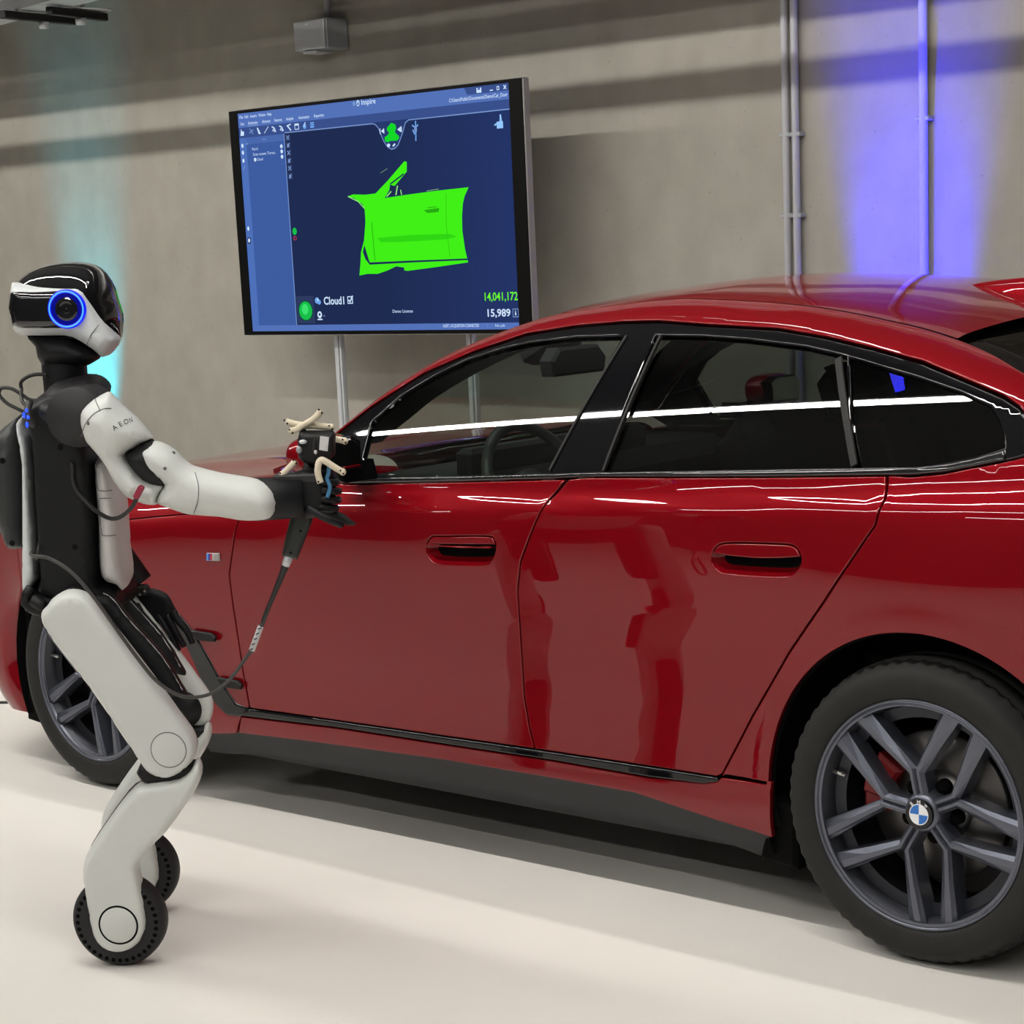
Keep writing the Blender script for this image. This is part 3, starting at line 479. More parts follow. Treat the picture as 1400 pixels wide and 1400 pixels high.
rect(-.175,-.341,-.143,-.311,'white',WH,4); rect(-.171,-.337,-.147,-.315,'view',VIEW,5); line([(-.168,-.325),(-.160,-.334),(-.142,-.309)],.006,'white',WH,6)
disc(-.358,-.325,.013,.013,'cloudicon',(110,165,235),5); disc(-.345,-.332,.010,.010,'cloudicon',(110,165,235),5); disc(-.352,-.322,.005,.005,'white',WH,6)
disc(-.347,-.383,.014,.014,'white',WH,5,14); disc(-.347,-.382,.006,.006,'view',VIEW,6,10); rect(-.362,-.405,-.332,-.400,'white',WH,5); line([(-.352,-.395),(-.342,-.395)],.006,'white',WH,5); line([(-.324,-.388),(-.316,-.388)],.004,'lineg',LG,5)
text('14,041,172',.592,-.340,.7625,.030,'num',(110,250,40),5,.012); text('15,989',.603,-.400,.722,.027,'white',WH,5,.02)
rect(.733,-.404,.764,-.372,'lineg',LG,4); rect(.736,-.401,.761,-.375,'view_9',(34,48,94),5); text('i',.745,-.397,.752,.018,'white',WH,6)
text('Demo License',.0844,-.380,.1989,.012,'menu',(190,212,245),5,.01)
text('Inspire',-.025,.432,.055,.020,'white',WH,4,.01); disc(-.068,.440,.008,.009,'lineg',LG,4,10); disc(-.045,.440,.009,.012,'white',WH,4,14); disc(-.045,.440,.006,.009,'bar',BAR,5,14); line([(-.045,.455),(-.045,.440)],.004,'white',WH,6)
for s,a,b in(('File',-.765,-.742),('Edit',-.732,-.708),('Insert',-.697,-.655),('Window',-.645,-.60),('Help',-.59,-.563)): text(s,a,.431,b,.0115,'menu',(190,212,245),4,.02)
for s,a,b in(('Scan',-.762,-.738),('Registration',-.712,-.652),('Alignment',-.625,-.572),('Features',-.548,-.50),('Analysis',-.476,-.43),('Automation',-.40,-.334),('Reporting',-.305,-.245)): text(s,a,.404,b,.0115,'menu',(190,212,245),4,.02)
rect(-.718,.397,-.648,.400,'lineg',LG,4)
text('C:\\Users\\Public\\Documents\\Demo\\Car_Door',.455,.405,.757,.013,'menu',(190,212,245),4,.02)
poly([(.535,.452),(.55,.425),(.766,.425),(.766,.452)],'band',BAND,1)
rect(.60,.428,.625,.446,'white',WH,4); rect(.606,.438,.619,.446,'bar',BAR,5); line([(.668,.432),(.684,.432)],.004,'white',WH,4); rect(.703,.430,.716,.444,'white',WH,4); rect(.706,.433,.713,.441,'band',BAND,5); line([(.738,.431),(.751,.445)],.004,'white',WH,4); line([(.738,.445),(.751,.431)],.004,'white',WH,4)
for k,u in enumerate((-.7546,-.6955,-.6486,-.6009,-.555,-.5079,-.4611,-.4132,-.3658,-.3201)):
    v=.3755
    if k==0: poly([(u-.012,v-.014),(u+.010,v-.014),(u+.012,v+.002),(u-.002,v+.004),(u-.006,v+.015)],'white',WH,4)
    elif k==1: line([(u-.014,v-.006),(u+.014,v+.006)],.004,'lineg',LG,4); line([(u-.01,v+.012),(u+.01,v-.012)],.004,'lineg',LG,4)
    elif k==2: poly([(u-.012,v+.012),(u-.005,v+.012),(u+.012,v-.014),(u-.002,v-.014)],'white',WH,4)
    elif k==3: line([(u-.014,v-.013),(u+.014,v+.013)],.003,'white',WH,4)
    elif k in(4,5): line([(u-.012,v+.010),(u+.004,v+.004),(u-.008,v-.008)],.005,'white',WH,4); poly([(u,v-.012),(u+.014,v-.012),(u+.007,v+.004)],'white',WH,4)
    elif k==6: line([(u-.013,v+.006),(u+.012,v+.012)],.005,'white',WH,4); line([(u-.010,v+.008),(u+.012,v-.013)],.006,'white',WH,4)
    elif k==7: rect(u-.013,v-.012,u+.013,v+.012,'white',WH,4); rect(u-.010,v-.009,u+.010,v+.004,'band',BAND,5)
    elif k==8: disc(u,v-.002,.010,.011,'cloudicon',(110,165,235),4,12); line([(u+.006,v+.014),(u-.004,v-.004)],.004,'white',WH,5)
    else: rect(u-.011,v-.011,u+.011,v+.011,'cloudicon',(110,165,235),4); rect(u-.011,v-.003,u+.011,v-.001,'band',BAND,5); rect(u-.011,v+.004,u+.011,v+.006,'band',BAND,5)
for k,v in enumerate((.3357,.3055,.2752,.2439,.2136,.1814)):
    rect(-.485,v-.013,-.458,v+.013,'eggbox',(46,58,96),4); line([(-.480,v-.008),(-.463,v+.008)],.004,'lineg',LG,5); (rect(-.478,v-.008,-.466,v+.006,'lineg',LG,6) if k%2 else line([(-.480,v+.008),(-.463,v-.008)],.004,'lineg',LG,6))
for k,v in enumerate((.321,.2928,.2599,.2298,-.0191,-.0686)): disc(-.759,v,.007,.009,'white',WH,4,8) if k!=3 else line([(-.766,v-.008),(-.752,v+.008)],.004,'lineg',LG,4)
rect(-.770,-.082,-.748,-.056,'eggbox',(46,58,96),3)
text('Files',-.63,.334,-.605,.009,'lineg',LG,5)
text('Part1',-.698,.298,-.662,.011,'white',WH,5); text('Scan scene Torso..',-.695,.2765,-.55,.011,'white',WH,5); text('Cloud',-.672,.255,-.635,.011,'white',WH,5); line([(-.735,.327),(-.722,.327)],.005,'lineg',LG,5); disc(-.684,.260,.008,.008,'white',WH,5,10)
for v in(.3037,.2834,.2622): disc(-.5146,v,.008,.008,'white',WH,5,12)
disc(-.468,-.0411,.013,.015,'egg',(24,190,74),4,14); disc(-.468,-.0691,.011,.009,'gizmored',(170,50,80),4,12); disc(-.466,-.0691,.006,.005,'view',VIEW,5,10)
poly([(.695,.292),(.727,.292),(.727,.316),(.722,.318),(.719,.342),(.712,.342),(.711,.318),(.695,.316)],'hand',(150,200,255),4); line([(.683,.305),(.697,.310)],.006,'hand',(150,200,255),4)
for a in([(.27,.35),(.268,.30),(.266,.275)],[(.25,.335),(.268,.325),(.283,.335)],[(.252,.318),(.262,.30)]): line(a,.006,'cloudicon',(110,165,235),4)
disc(.268,.318,.008,.014,'lineg',LG,5,10)
text('ALERT | ACQUISITION CONNECTED',.36,-.439,.555,.011,'menu',(190,212,245),4,.02); line([(.60,-.442),(.60,-.428)],.002,'lineg',LG,4); text('No job',.64,-.439,.69,.010,'white',WH,4)
SV.obj('screen',SMATS,mon)
MB().box(MC+MN*.0035+ZU*-.457*KS,(.018,.004,.001),MD,ZU,MN).obj('power_light',emis('white_led',(.9,.9,.95),1.),mon)
PU=(-.376,.460)
for u in PU:
    p=MC+MD*u; st=MB()
    st.box((p[0]-.006,p[1]+.10,.86),(.012,.012,.86),bev=.003).box((p[0]+.021,p[1]+.10,.86),(.005,.012,.86),bev=.002).box((p[0]+.010,p[1]+.111,.86),(.016,.003,.86))
    st.obj('post',ALUL,mon)
    MB().box((p[0],p[1]+.07,1.70),(.03,.028,.25),bev=.005).obj('bracket',PLAST,mon)
MB().box((MC[0]+.06,MC[1]+.1,.02),(.55,.28,.02),bev=.006).obj('base_plate',ALU,mon)
# ---------------------------------------------------------------- ceiling fittings near the far end, top left of the photo
tr=empty('cable_tray',(-6.3,1.62,2.75),'grey sheet-metal cable tray hung under the ceiling, top left','cable tray')
a=np.array((-7.6,1.86,2.752));b_=np.array((-5.0,1.37,2.752)); d=(b_-a)/np.linalg.norm(b_-a); n=np.cross(ZU,d); L2=np.linalg.norm(b_-a)/2
MB().box((a+b_)/2,(L2,.10,.004),d,n,ZU).box((a+b_)/2-n*.10+ZU*.028,(L2,.004,.030),d,n,ZU).box((a+b_)/2+n*.10+ZU*.028,(L2,.004,.030),d,n,ZU).obj('tray',ALUL,tr)
MB().box((a+b_)/2-n*.106+ZU*.060,(L2,.010,.006),d,n,ZU,bev=.002).obj('tray_lip',ALUL,tr)
for q in(.2,.6,.95): MB().tube([a+d*q*2*L2+ZU*.03,(*(a+d*q*2*L2)[:2],5.2)],.008,6).obj('hanger',GALV,tr)
for k,(p,q) in enumerate(((( -6.19,1.40,2.722),(-6.275,1.89,2.722)),((-5.965,1.50,2.722),(-6.085,1.92,2.722)))):
    e=empty('ceiling_rail',p,('left','right')[k]+' dark rail under the cable tray, top left corner','rail')
    p=np.array(p);q=np.array(q);dd=(q-p)/np.linalg.norm(q-p); nn=np.cross(ZU,dd)
    MB().box((p+q)/2,(np.linalg.norm(q-p)/2,.020,.018),dd,nn,ZU,bev=.004).obj('channel',PLAST,e)
    MB().lathe([(0,-.03),(.022,-.03),(.026,-.018),(.026,0),(0,0)],(p*.45+q*.55)-ZU*.018,(0,0,1),16).obj('small_spotlight',ALUL,e,True)
    MB().tube([(p*.8+q*.2)+ZU*.015,(p*.8+q*.2)+ZU*2.46],.006,6).obj('hanger',GALV,e)
e=empty('pendant_lamp',(-6.10,1.80,2.74),'round flat grey pendant lamp beside the cable tray','lamp')
MB().lathe([(0,.012),(.03,.012),(.138,.0),(.135,-.006),(.03,-.004),(0,-.004)],(-6.10,1.80,2.75),(0,0,1),32).obj('lamp_shade',ALUL,e,True)
MB().lathe([(0,-.045),(.018,-.045),(.022,-.03),(.016,-.004)],(-6.10,1.80,2.75),(0,0,1),16).obj('bulb_holder',ALUL,e,True)
MB().tube([(-6.10,1.80,2.755),(-6.10,1.80,5.2)],.014,8).obj('stem',ALUL,e,True)
# ---------------------------------------------------------------- car
car=empty('car',(-1.43,0,0),'dark red metallic four-door fastback car with grey double-spoke wheels','car')
def grad(x,z,h=.003):
    return (S(x+h,z)-S(x-h,z))/(2*h),(S(x,z+h)-S(x,z-h))/(2*h)
def side3(Q,off=0.,sgn=-1):
    Q=np.asarray(Q,float);x,z=Q[:,0],Q[:,1];sx,sz=grad(x,z);n=np.stack([-sx,-np.ones(len(x)),-sz],1);n/=np.linalg.norm(n,axis=1)[:,None]
    return np.stack([x,-S(x,z),z],1)+n*off,n
def C_(k): return [tuple(p) for p in CUR[k]]
def panel(name,poly,m,parent=None,off=0.,holes=(),gap=.0022,res=.032,flange=.014,roll=.0028,mirror=True,label=None,edge=True):
    """body panel on the side surface: analytic normals, rolled edge and flange along every outline"""
    P=ccw(dense(poly,res)); outer=[]; loops=[]
    Pi=inset(P,gap+roll); Po=inset(P,gap); loops.append((Pi,Po))
    for h in holes:
        H=ccw(dense(h,res))[::-1]; loops.append((inset(H,gap+roll),inset(H,gap)))
    lo,hi=P.min(0),P.max(0); gx=np.arange(lo[0],hi[0],res);gz=np.arange(lo[1],hi[1],res*.8)
    G=np.array([(a+(k%2)*res*.5,b) for k,b in enumerate(gz) for a in gx])
    ok=inpoly(G,Pi); 
    for a,_ in loops[1:]: ok&=~inpoly(G,a)
    G=G[ok]
    for a,_ in loops: G=G[pdist(G,a)>res*.35] if len(G) else G
    Q,f=cdt(loops[0][0],G,[a for a,_ in loops[1:]])
    V,N=side3(Q,off); F=[tuple(t) for t in f]; V=list(V);N=list(N)
    if edge:
        for a,b in loops:
            n=len(a);v0,n0=side3(a,off);v1,n1=side3(b,off-roll*.75);v2,_=side3(b,off-flange)
            t=np.roll(b,-1,0)-np.roll(b,1,0);t/=np.linalg.norm(t,axis=1)[:,None]+1e-12;ow=np.stack([t[:,1],np.zeros(n),-t[:,0]],1)
            nm=n1*.55+ow*.83; nm/=np.linalg.norm(nm,axis=1)[:,None]
            k=len(V);V+=list(v0)+list(v1)+list(v1)+list(v2);N+=list(n0)+list(nm)+list(ow)+list(ow)
            for i in range(n):
                j=(i+1)%n; F+=[(k+i,k+n+i,k+n+j,k+j),(k+2*n+i,k+3*n+i,k+3*n+j,k+2*n+j)]
    F=[t[::-1] for t in F] if False else F
    o=mob(name,V,F,m,parent or car,N,label=label)
    if mirror: mirr(o,parent)
    return o
MIR={}
def mirr(o,parent=None):
    c=o.copy(); COL.objects.link(c); c.parent=MIR.get(parent.name,car) if parent and parent is not car else car
    if c.parent is car: c.scale=(1,-1,1)
    WORLD_ORG[c.name]=WORLD_ORG[o.name]; MIR[o.name]=c; return c
WR=.397
def arch(cx,a0,a1,n=40,r=WR): return [(cx+r*math.cos(a),.339+r*math.sin(a)) for a in np.linspace(math.radians(a0),math.radians(a1),n)]
gM=[(-.990,1.0185)]+C_('gapM')[1:]; gF=C_('gapF'); gR=C_('gapR')
ROUND=lambda P,k=5: [tuple(q) for q in smoothc(P,k,True)]
hF=ROUND(C_('handF'),4); hR=ROUND(C_('handR'),4)
fd=gF[::-1]+[(-2.115,.915),(-2.05,.953),(-1.93,.970),(-1.80,.974)]+C_('trim_bot')[:2]+gM+C_('strip_top')[:4][::-1]
door1=panel('front_door',fd,PAINT,holes=[hF])
rd=[(-.979,1.0192)]+C_('trim_bot')[3:]+gR[1:]+C_('strip_top')[3:][::-1]+gM[::-1][:-1]
door2=panel('rear_door',rd,PAINT,holes=[hR])
a0=math.degrees(math.asin((.209-.339)/WR)); 
fen=[gF[-1],(-2.206,.295),(-2.236,.238),(-2.30,.228),(-2.44,.212)]+arch(-2.856,math.degrees(math.asin((.212-.339)/WR))%360-360,139,50)+[(-3.175,.60),(-3.20,.64),(-3.262,.742)]
FX=np.array([-3.62,-3.5,-3.3,-2.94,-2.5,-2.2,-2.10,-1.9]);FZ=np.array([.765,.785,.828,.888,.940,.970,.977,.988])
def zedge(x): return np.interp(x,FX,FZ)
ftop=[(x,float(zedge(x))-.085) for x in np.linspace(-3.262,-2.135,24)]
fen+=ftop+[(-2.135,.886)]+gF[:-1]
fender=panel('front_fender',fen,PAINT)
sl=C_('strip_bot')+[(-.545,.335),(-.532,.345),(-.391,.347),(-.392,.302)]+[(-.40,.213)]+C_('sill_low')[1:-1][::-1]
sill=panel('side_sill',sl,PAINT)
panel('sill_strip',C_('strip_top')+[(-.537,.334),(-.583,.322)]+C_('strip_bot')[::-1][1:]+[(-2.215,.305)],GLOSSB,off=.004,gap=.001,roll=.005)
br=[(-2.475,.605),(-2.425,.575),(-2.393,.546),(-2.350,.493),(-2.286,.394),(-2.224,.330),(-2.172,.322),(-2.209,.293),(-2.268,.291),(-2.316,.318),(-2.366,.375),(-2.413,.47),(-2.452,.535)]
bre=panel('side_air_breather',br,GLOSSB,off=.005,gap=.0,roll=.006)
for (x,z) in((-2.375,.520),(-2.288,.389)):
    p,n=side3([(x,z)]); p=p[0]; mb=MB().prism([(0,.014),(.09,.012),(.108,.002),(.10,-.012),(.02,-.014)],p+np.array((0,-.006,0)),(1,0,0),(0,0,1),(0,-1,0),0,.010,bev=.003); mirr(mb.obj('breather_fin',PLAST,bre),bre)
tipz=[(.265,1.128),(.315,1.150),(.325,1.158),(.31,1.163)]
qp=gR+[(-.092,1.0625)]+C_('kink')[1:]+[(.265,1.128),(.32,1.152),(.36,1.16),(.62,1.115),(.80,1.045),(.93,.98),(.93,.30)]+arch(0,355,545,60)[0:0]+[(.42,.25)]+arch(0,-13,198.5,60)+[(-.391,.348),(-.532,.351)]
# quarter outline runs: door gap up, belt, shoulder back, tail down, arch forward
quarter=panel('rear_quarter_panel',gR[::-1]+[(-.092,1.0625)]+C_('kink')[1:]+[(.265,1.128),(.325,1.158),(.34,1.178),(.50,1.143),(.70,1.075),(.90,.985),(.90,.30),(.60,.235)]+[(.405,.25)]+arch(0,-12,181,60)+[(-.395,.350),(-.533,.351)],PAINT,res=.018)
# roof rail: between window line and roof ditch
rl=[(-1.985,1.01),(-1.93,1.046)]+C_('rail_low')+[(.20,1.174),(.26,1.168),(.325,1.162)]
HXX=[-2.03,-1.9,-1.7,-1.5,-1.3,-1.05,-.9,-.7,-.5,-.286,-.156,-.075,.01,.1,.25,.34];HHH=[.012,.026,.034,.040,.044,.046,.051,.055,.055,.060,.064,.066,.066,.060,.055,.03]
UPX=[(x,float(np.interp(x,_xs,RLS)+np.interp(x,HXX,HHH))) for x in np.linspace(-2.0,.34,24)]
UPS=smoothc(UPX,5); 
rail=panel('roof_rail',[tuple(p) for p in dense(rl,.03,False)]+[(.336,1.178)]+[tuple(p) for p in UPS[::-1]],PAINT,res=.022)
# black window frame with three openings, glass behind it, gloss belt strip
gF_=ccw(C_('gF')); gR_=ccw(C_('gR')); gQ_=ccw(C_('gQ'))
wf=[(-1.985,1.012)]+[(-1.93,1.046)]+C_('rail_low')+[(.20,1.174),(.26,1.168),(.322,1.160),(.318,1.148),(.265,1.127)]+C_('kink')[1:][::-1]+C_('trim_bot')[::-1]+[(-1.80,.975),(-1.93,.972)]
wframe=panel('window_frame',wf,GLOSSB,off=-.003,holes=[gF_,gR_,gQ_],gap=.0015,roll=.004,flange=.02,res=.015)
for nm,g,m,lab in(('front_side_window',gF_,GF,'lightly tinted glass'),('rear_side_window',gR_,GRR,'dark tinted glass'),('quarter_window',gQ_,GRR,'dark tinted glass')):
    panel(nm,inset(ccw(dense(g,.03)),-.006),m,off=-.012,gap=0,roll=.001,edge=False,label=lab)
bt=[(-1.80,.990)]+C_('trim_top')+[(-.035,1.081),(.04,1.091),(.10,1.104),(.16,1.121)]
bb=[(-1.80,.975)]+C_('trim_bot')+[(-.037,1.0635),(.037,1.0725),(.109,1.0875),(.165,1.0995)]
panel('belt_trim',bt+bb[::-1],CHROMEB,off=.003,gap=.0005,roll=.0055,flange=.012,res=.014)
SEALM=mat('window_seal',(.012,.0115,.011),.55,spec=.25)
# slim seams where the pillar covers meet the glass
for a,b,nm in(((-.963,1.346),(-1.048,1.035),'pillar_seal'),((-.855,1.346),(-.878,1.041),'pillar_seal'),((-.318,1.297),(-.186,1.078),'window_divider')):
    a=np.array(a);b=np.array(b);n=np.array([-(b-a)[1],(b-a)[0]]);n/=np.linalg.norm(n);wd=.004 if nm=='pillar_seal' else .008
    panel(nm,[tuple(a+n*wd),tuple(a-n*wd),tuple(b-n*wd),tuple(b+n*wd)],SEALM,off=.002,gap=0,roll=.002,flange=.008)
# handles: painted flap above an open finger recess
for hole,door in((hF,door1),(hR,door2)):
    H=np.array(hole);c=H.mean(0);zt=H[:,1].max();zb=H[:,1].min();sl_=(.029 if door is door2 else .03)/.9
    zc=lambda x: c[1]+.10*(zt-zb)+(x-c[0])*.035
    top=[tuple(p) for p in ccw(H) if p[1]>zc(p[0])]; 
    xs=[p[0] for p in top];l,r=min(xs),max(xs)
    top=sorted(top,key=lambda p:-p[0]); 
    low=[(l+(r-l)*t,float(zc(l+(r-l)*t))-.007*math.sin(math.pi*t)) for t in(.0,.25,.5,.75,1.)]
    up=sorted([tuple(p) for p in H if p[1]>zc(p[0])],key=lambda p:math.atan2(p[1]-zc(c[0]),p[0]-c[0]))
    hd=panel('door_handle',low+up,PAINT,parent=door,off=.001,gap=.0012,roll=.003,flange=.02,res=.02,mirror=True)
    # bowl
    ring=ccw(dense(H,.02));n=len(ring);V=[];F=[]
    for k,(ins,dp) in enumerate(((-.002,-.004),(.004,-.014),(.014,-.030),(.024,-.036))):
        v,_=side3(inset(ring,ins),dp);V+=list(v)
    for k in range(3):
        for i in range(n): j=(i+1)%n;F.append((k*n+i,k*n+j,(k+1)*n+j,(k+1)*n+i))
    F.append(tuple(3*n+i for i in range(n)))
    o=mob('handle_recess',V,[t[::-1] for t in F],PAINT,door);mirr(o,door)
# fender badge
p,n=side3([(-2.25,.754)]);p=p[0]+n[0]*.003
bd=MB().prism([(-.028,-.011),(.028,-.011),(.028,.011),(-.025,.011)],p,(1,0,.05),(0,0,1),n[0],-.002,.0015,bev=.0008)
bo=bd.obj('fender_badge',[ALUL],fender,label='small silver badge with blue and red stripes')
MB().prism([(-.027,-.010),(-.019,-.010),(-.016,.010),(-.024,.010)],p,(1,0,.05),(0,0,1),n[0],.0014,.0022,0).prism([(-.019,-.010),(-.011,-.010),(-.008,.010),(-.016,.010)],p,(1,0,.05),(0,0,1),n[0],.0014,.0022,1).prism([(-.011,-.010),(-.003,-.010),(0,.010),(-.008,.010)],p,(1,0,.05),(0,0,1),n[0],.0014,.0022,2).obj('badge_stripes',[mat('badge_light_blue',(.10,.30,.70),.4),mat('badge_navy',(.03,.04,.30),.4),mat('badge_red',(.5,.02,.05),.4)],fender)
MB().prism([(.002,-.010),(.007,-.010),(.010,.003),(.014,-.010),(.018,-.010),(.022,.003),(.022,-.010),(.027,-.010),(.027,.010),(.020,.010),(.016,-.002),(.013,.010),(.006,.010)],p,(1,0,.05),(0,0,1),n[0],.0014,.0026).obj('badge_letter',STEEL,fender)
# ---- dark inner skins so the joints read black and no light leaks through the doors
inner=[(-2.40,.24),(-.405,.24)]+arch(0,181,90,20,.415)+arch(0,90,10,20,.415)[1:]+[(.60,.28),(.85,.35),(.85,.98),(.30,1.12),(.16,1.09),(-.1,1.04),(-1.0,.998),(-1.75,.957),(-1.95,.952),(-2.2,.86),(-2.40,.82)]
panel('inner_skin',inner,DARK,off=-.030,gap=0,roll=.002,edge=False,res=.05)
panel('inner_skin',[(-2.41,.26)]+arch(-2.856,-5,160,40,.415)+[(-3.25,.50),(-3.25,.65),(-2.41,.80)],DARK,off=-.03,gap=0,edge=False,res=.06)
# inside face of the pillars and rails
panel('pillar_lining',[(a,b) for a,b in wf],CABIN,off=-.03,holes=[inset(gF_,-.012),inset(gR_,-.012),inset(gQ_,-.012)],edge=False,res=.03)
panel('rail_lining',[tuple(p) for p in dense(rl,.03,False)]+[tuple(p) for p in UPS[::-1]],CABIN,off=-.03,edge=False,res=.04)
# ---- roof, windscreen, rear window, hood, tail: lofts across the car
def loft(name,rows,m,parent=car,label=None,close=None,flip=False):
    R=len(rows);n=len(rows[0]);V=np.concatenate([np.asarray(r,float) for r in rows]);F=[]
    for i in range(R-1):
        for k in range(n-1):
            q=(i*n+k,i*n+k+1,(i+1)*n+k+1,(i+1)*n+k);F.append(q[::-1] if flip else q)
    return mob(name,V,F,m,parent,label=label)
ux=UPS[:,0];uz=UPS[:,1]
def rail3(x): z=np.interp(x,ux,uz); return -float(S(x,z)),float(z)
T=np.linspace(-1,1,33)
def cross(x,crown,drop=.004,tuck=.006,lead=0.):
    y0,z0=rail3(x); y0+=tuck
    return [(x-lead*(1-t*t),-y0*t if False else y0*(-t),z0-drop*(abs(t)**24)+crown*(1-t*t)) for t in T]
rows=[cross(x,.034-.006*max(0,x+.5)) for x in np.linspace(-1.27,-.085,40)]
roof=loft('roof',rows,PAINT,flip=True)
loft('headliner',[[(a,b*.97,c-.03) for a,b,c in cross(x,.02)] for x in np.linspace(-1.27,-.06,12)],CABIN)
rows=[]
for s in np.linspace(0,1,18):
    x=-2.02+s*(-1.275+2.02); y0,z0=rail3(x); rows.append([(x-.15*(1-s*.55)*(1-t*t),y0*-t*.985,z0-.004+(.010+.02*s)*(1-t*t)) for t in T])
loft('windscreen',rows,GW,flip=True)
for sl_ in(slice(0,4),slice(29,33)): loft('windscreen_border',[[(a+.012,b,c-.010) for a,b,c in r[sl_]] for r in rows],DARK,flip=True)
loft('windscreen_border',[[(a+.012,b,c-.010) for a,b,c in r] for r in rows[-3:]],DARK,flip=True)
for sg in(0,1): pass
rows=[]
for s in np.linspace(0,1,14):
    x=-.075+s*.62; y0,z0=rail3(min(x,.33)); 
    if x>.33: z0=z0-(x-.33)*.36; y0=y0+.02*0
    rows.append([(x+.05*(1-t*t)*(1-s)*0+.06*(1-t*t),y0*-t*.93,z0-.012+.02*(1-t*t)) for t in T])
loft('rear_window',rows,GRR,flip=True)
loft('rear_window_surround',[[(a+.0,b*1.075,c-.004) if abs(t)>.86 else (a,b,c-.012) for (a,b,c),t in zip(r,T)] for r in rows],GLOSSB,flip=True)
# shark-fin aerial on the roof centre line
x0=-.36; zr=lambda x: rail3(x)[1]+.034
fin=MB(); secs=[]
for k,(x,hh,wd) in enumerate([(-.375,.002,.004),(-.34,.014,.020),(-.29,.028,.030),(-.23,.042,.034),(-.17,.056,.032),(-.13,.058,.024),(-.115,.010,.018)]):
    zb=zr(x)-.012; secs.append([(x,-wd,zb),(x,-wd*.75,zb+hh*.55),(x,-wd*.25,zb+hh+.008),(x,wd*.25,zb+hh+.008),(x,wd*.75,zb+hh*.55),(x,wd,zb)])
loft('roof_aerial',secs,PAINT)
# hood
HX=np.array([-3.66,-3.60,-3.47,-3.2,-2.94,-2.5,-2.1,-2.0]);HZ=np.array([.770,.812,.862,.918,.951,.984,1.0,1.0])
def hoodrow(x,yw=.742):
    ze=float(zedge(x));zc=float(np.interp(x,HX,HZ)); r=[]
    for t in T:
        q=abs(t); z=zc-(zc-ze)*(q**2.4)+.010*math.exp(-((q-.66)/.09)**2)
        r.append((x+.05*(1-t*t)*(x>-2.3)*(-1)*((x+2.3)/.3),-yw*t,z))
    return r
rows=[hoodrow(x,.742-.05*max(0,(-3.2-x)/.45)) for x in np.linspace(-3.64,-2.02,48)]
loft('hood',rows,PAINT,flip=True)
# upper fender: rolls from the side surface up to the hood joint
rows=[]
for x in np.linspace(-3.262,-2.02,40):
    z1=float(zedge(x))-.085+.0; ys=float(S(x,z1));dz=.03;ys2=float(S(x,z1-dz));ye=.745-.05*max(0,(-3.2-x)/.45);ze=float(zedge(x))
    P0=np.array([ys,z1]);P3=np.array([ye,ze]);T0=np.array([ys-ys2,dz]);T0/=np.linalg.norm(T0)
    P1=P0+T0*.055;P2=P3+np.array([.07,-.006]); r=[]
    for t in np.linspace(0,1,16):
        q=(1-t)**3*P0+3*(1-t)**2*t*P1+3*(1-t)*t*t*P2+t**3*P3; r.append((x,-q[0],q[1]))
    rows.append(r)
o=loft('fender_top',rows,PAINT,flip=True); mirr(o)
loft('cowl',[[(-2.06,y,.985) for y in(-.78,0,.78)],[(-1.95,y,1.0) for y in(-.80,0,.80)]],PLAST)
# front bumper, wrapped round the nose
def nose(z0,z1,nz,infl=0.):
    rows=[]
    for z in np.linspace(z0,z1,nz):
        y0=float(S(-3.26,z))+.002; d=.42-.10*max(0,(z-.5)/.3)**2-.12*max(0,(.34-z)/.17)**1.5; r=[]
        xa=float(np.interp(z,[.17,.192,.273,.357,.45,.549,.60,.66,.80],[-3.285,-3.292,-3.312,-3.328,-3.308,-3.242,-3.19,-3.19,-3.19]))
        lead=[(xa,float(S(xa,z))-.02),(xa,float(S(xa,z))+.001),(xa-.004,float(S(xa-.004,z))+.002)]
        for x,y in lead: r.append((x,y,z))
        for t in np.linspace(-1,1,61):
            a=math.radians(90)*t; sn,cs=math.sin(a),math.cos(a)
            x0=min(-3.262,xa-.006); r.append((x0-(d+3.262+x0)*abs(cs)**.62-infl*cs,-y0*math.copysign(abs(sn)**.62,sn),z))
        for x,y in lead[::-1]: r.append((x,-y,z))
        rows.append(r)
    return rows
nz=nose(.172,.775,22); loft('front_bumper',nz,PAINT,flip=False)
for sg in(-1,1):
    mb=MB(); 
    mb.prism([(-.13,-.10),(.13,-.11),(.15,.0),(.10,.12),(-.10,.12),(-.15,0)],(-3.672,sg*.17,.56),(0,1,0),(0,0,1),(-1,0,0),0,.025,bev=.012); gr=mb.obj('front_grille',GLOSSB,car)
    MB().prism([(-.12,-.03),(.14,-.035),(.15,.02),(-.10,.035)],(-3.52,sg*.60,.66),(-.55*sg*-1*0+.45,sg*.9,0) if False else (0,1,0),(0,0,1),(-1,0,0),-.05,.06,bev=.01).obj('headlight',ROBGL,car)
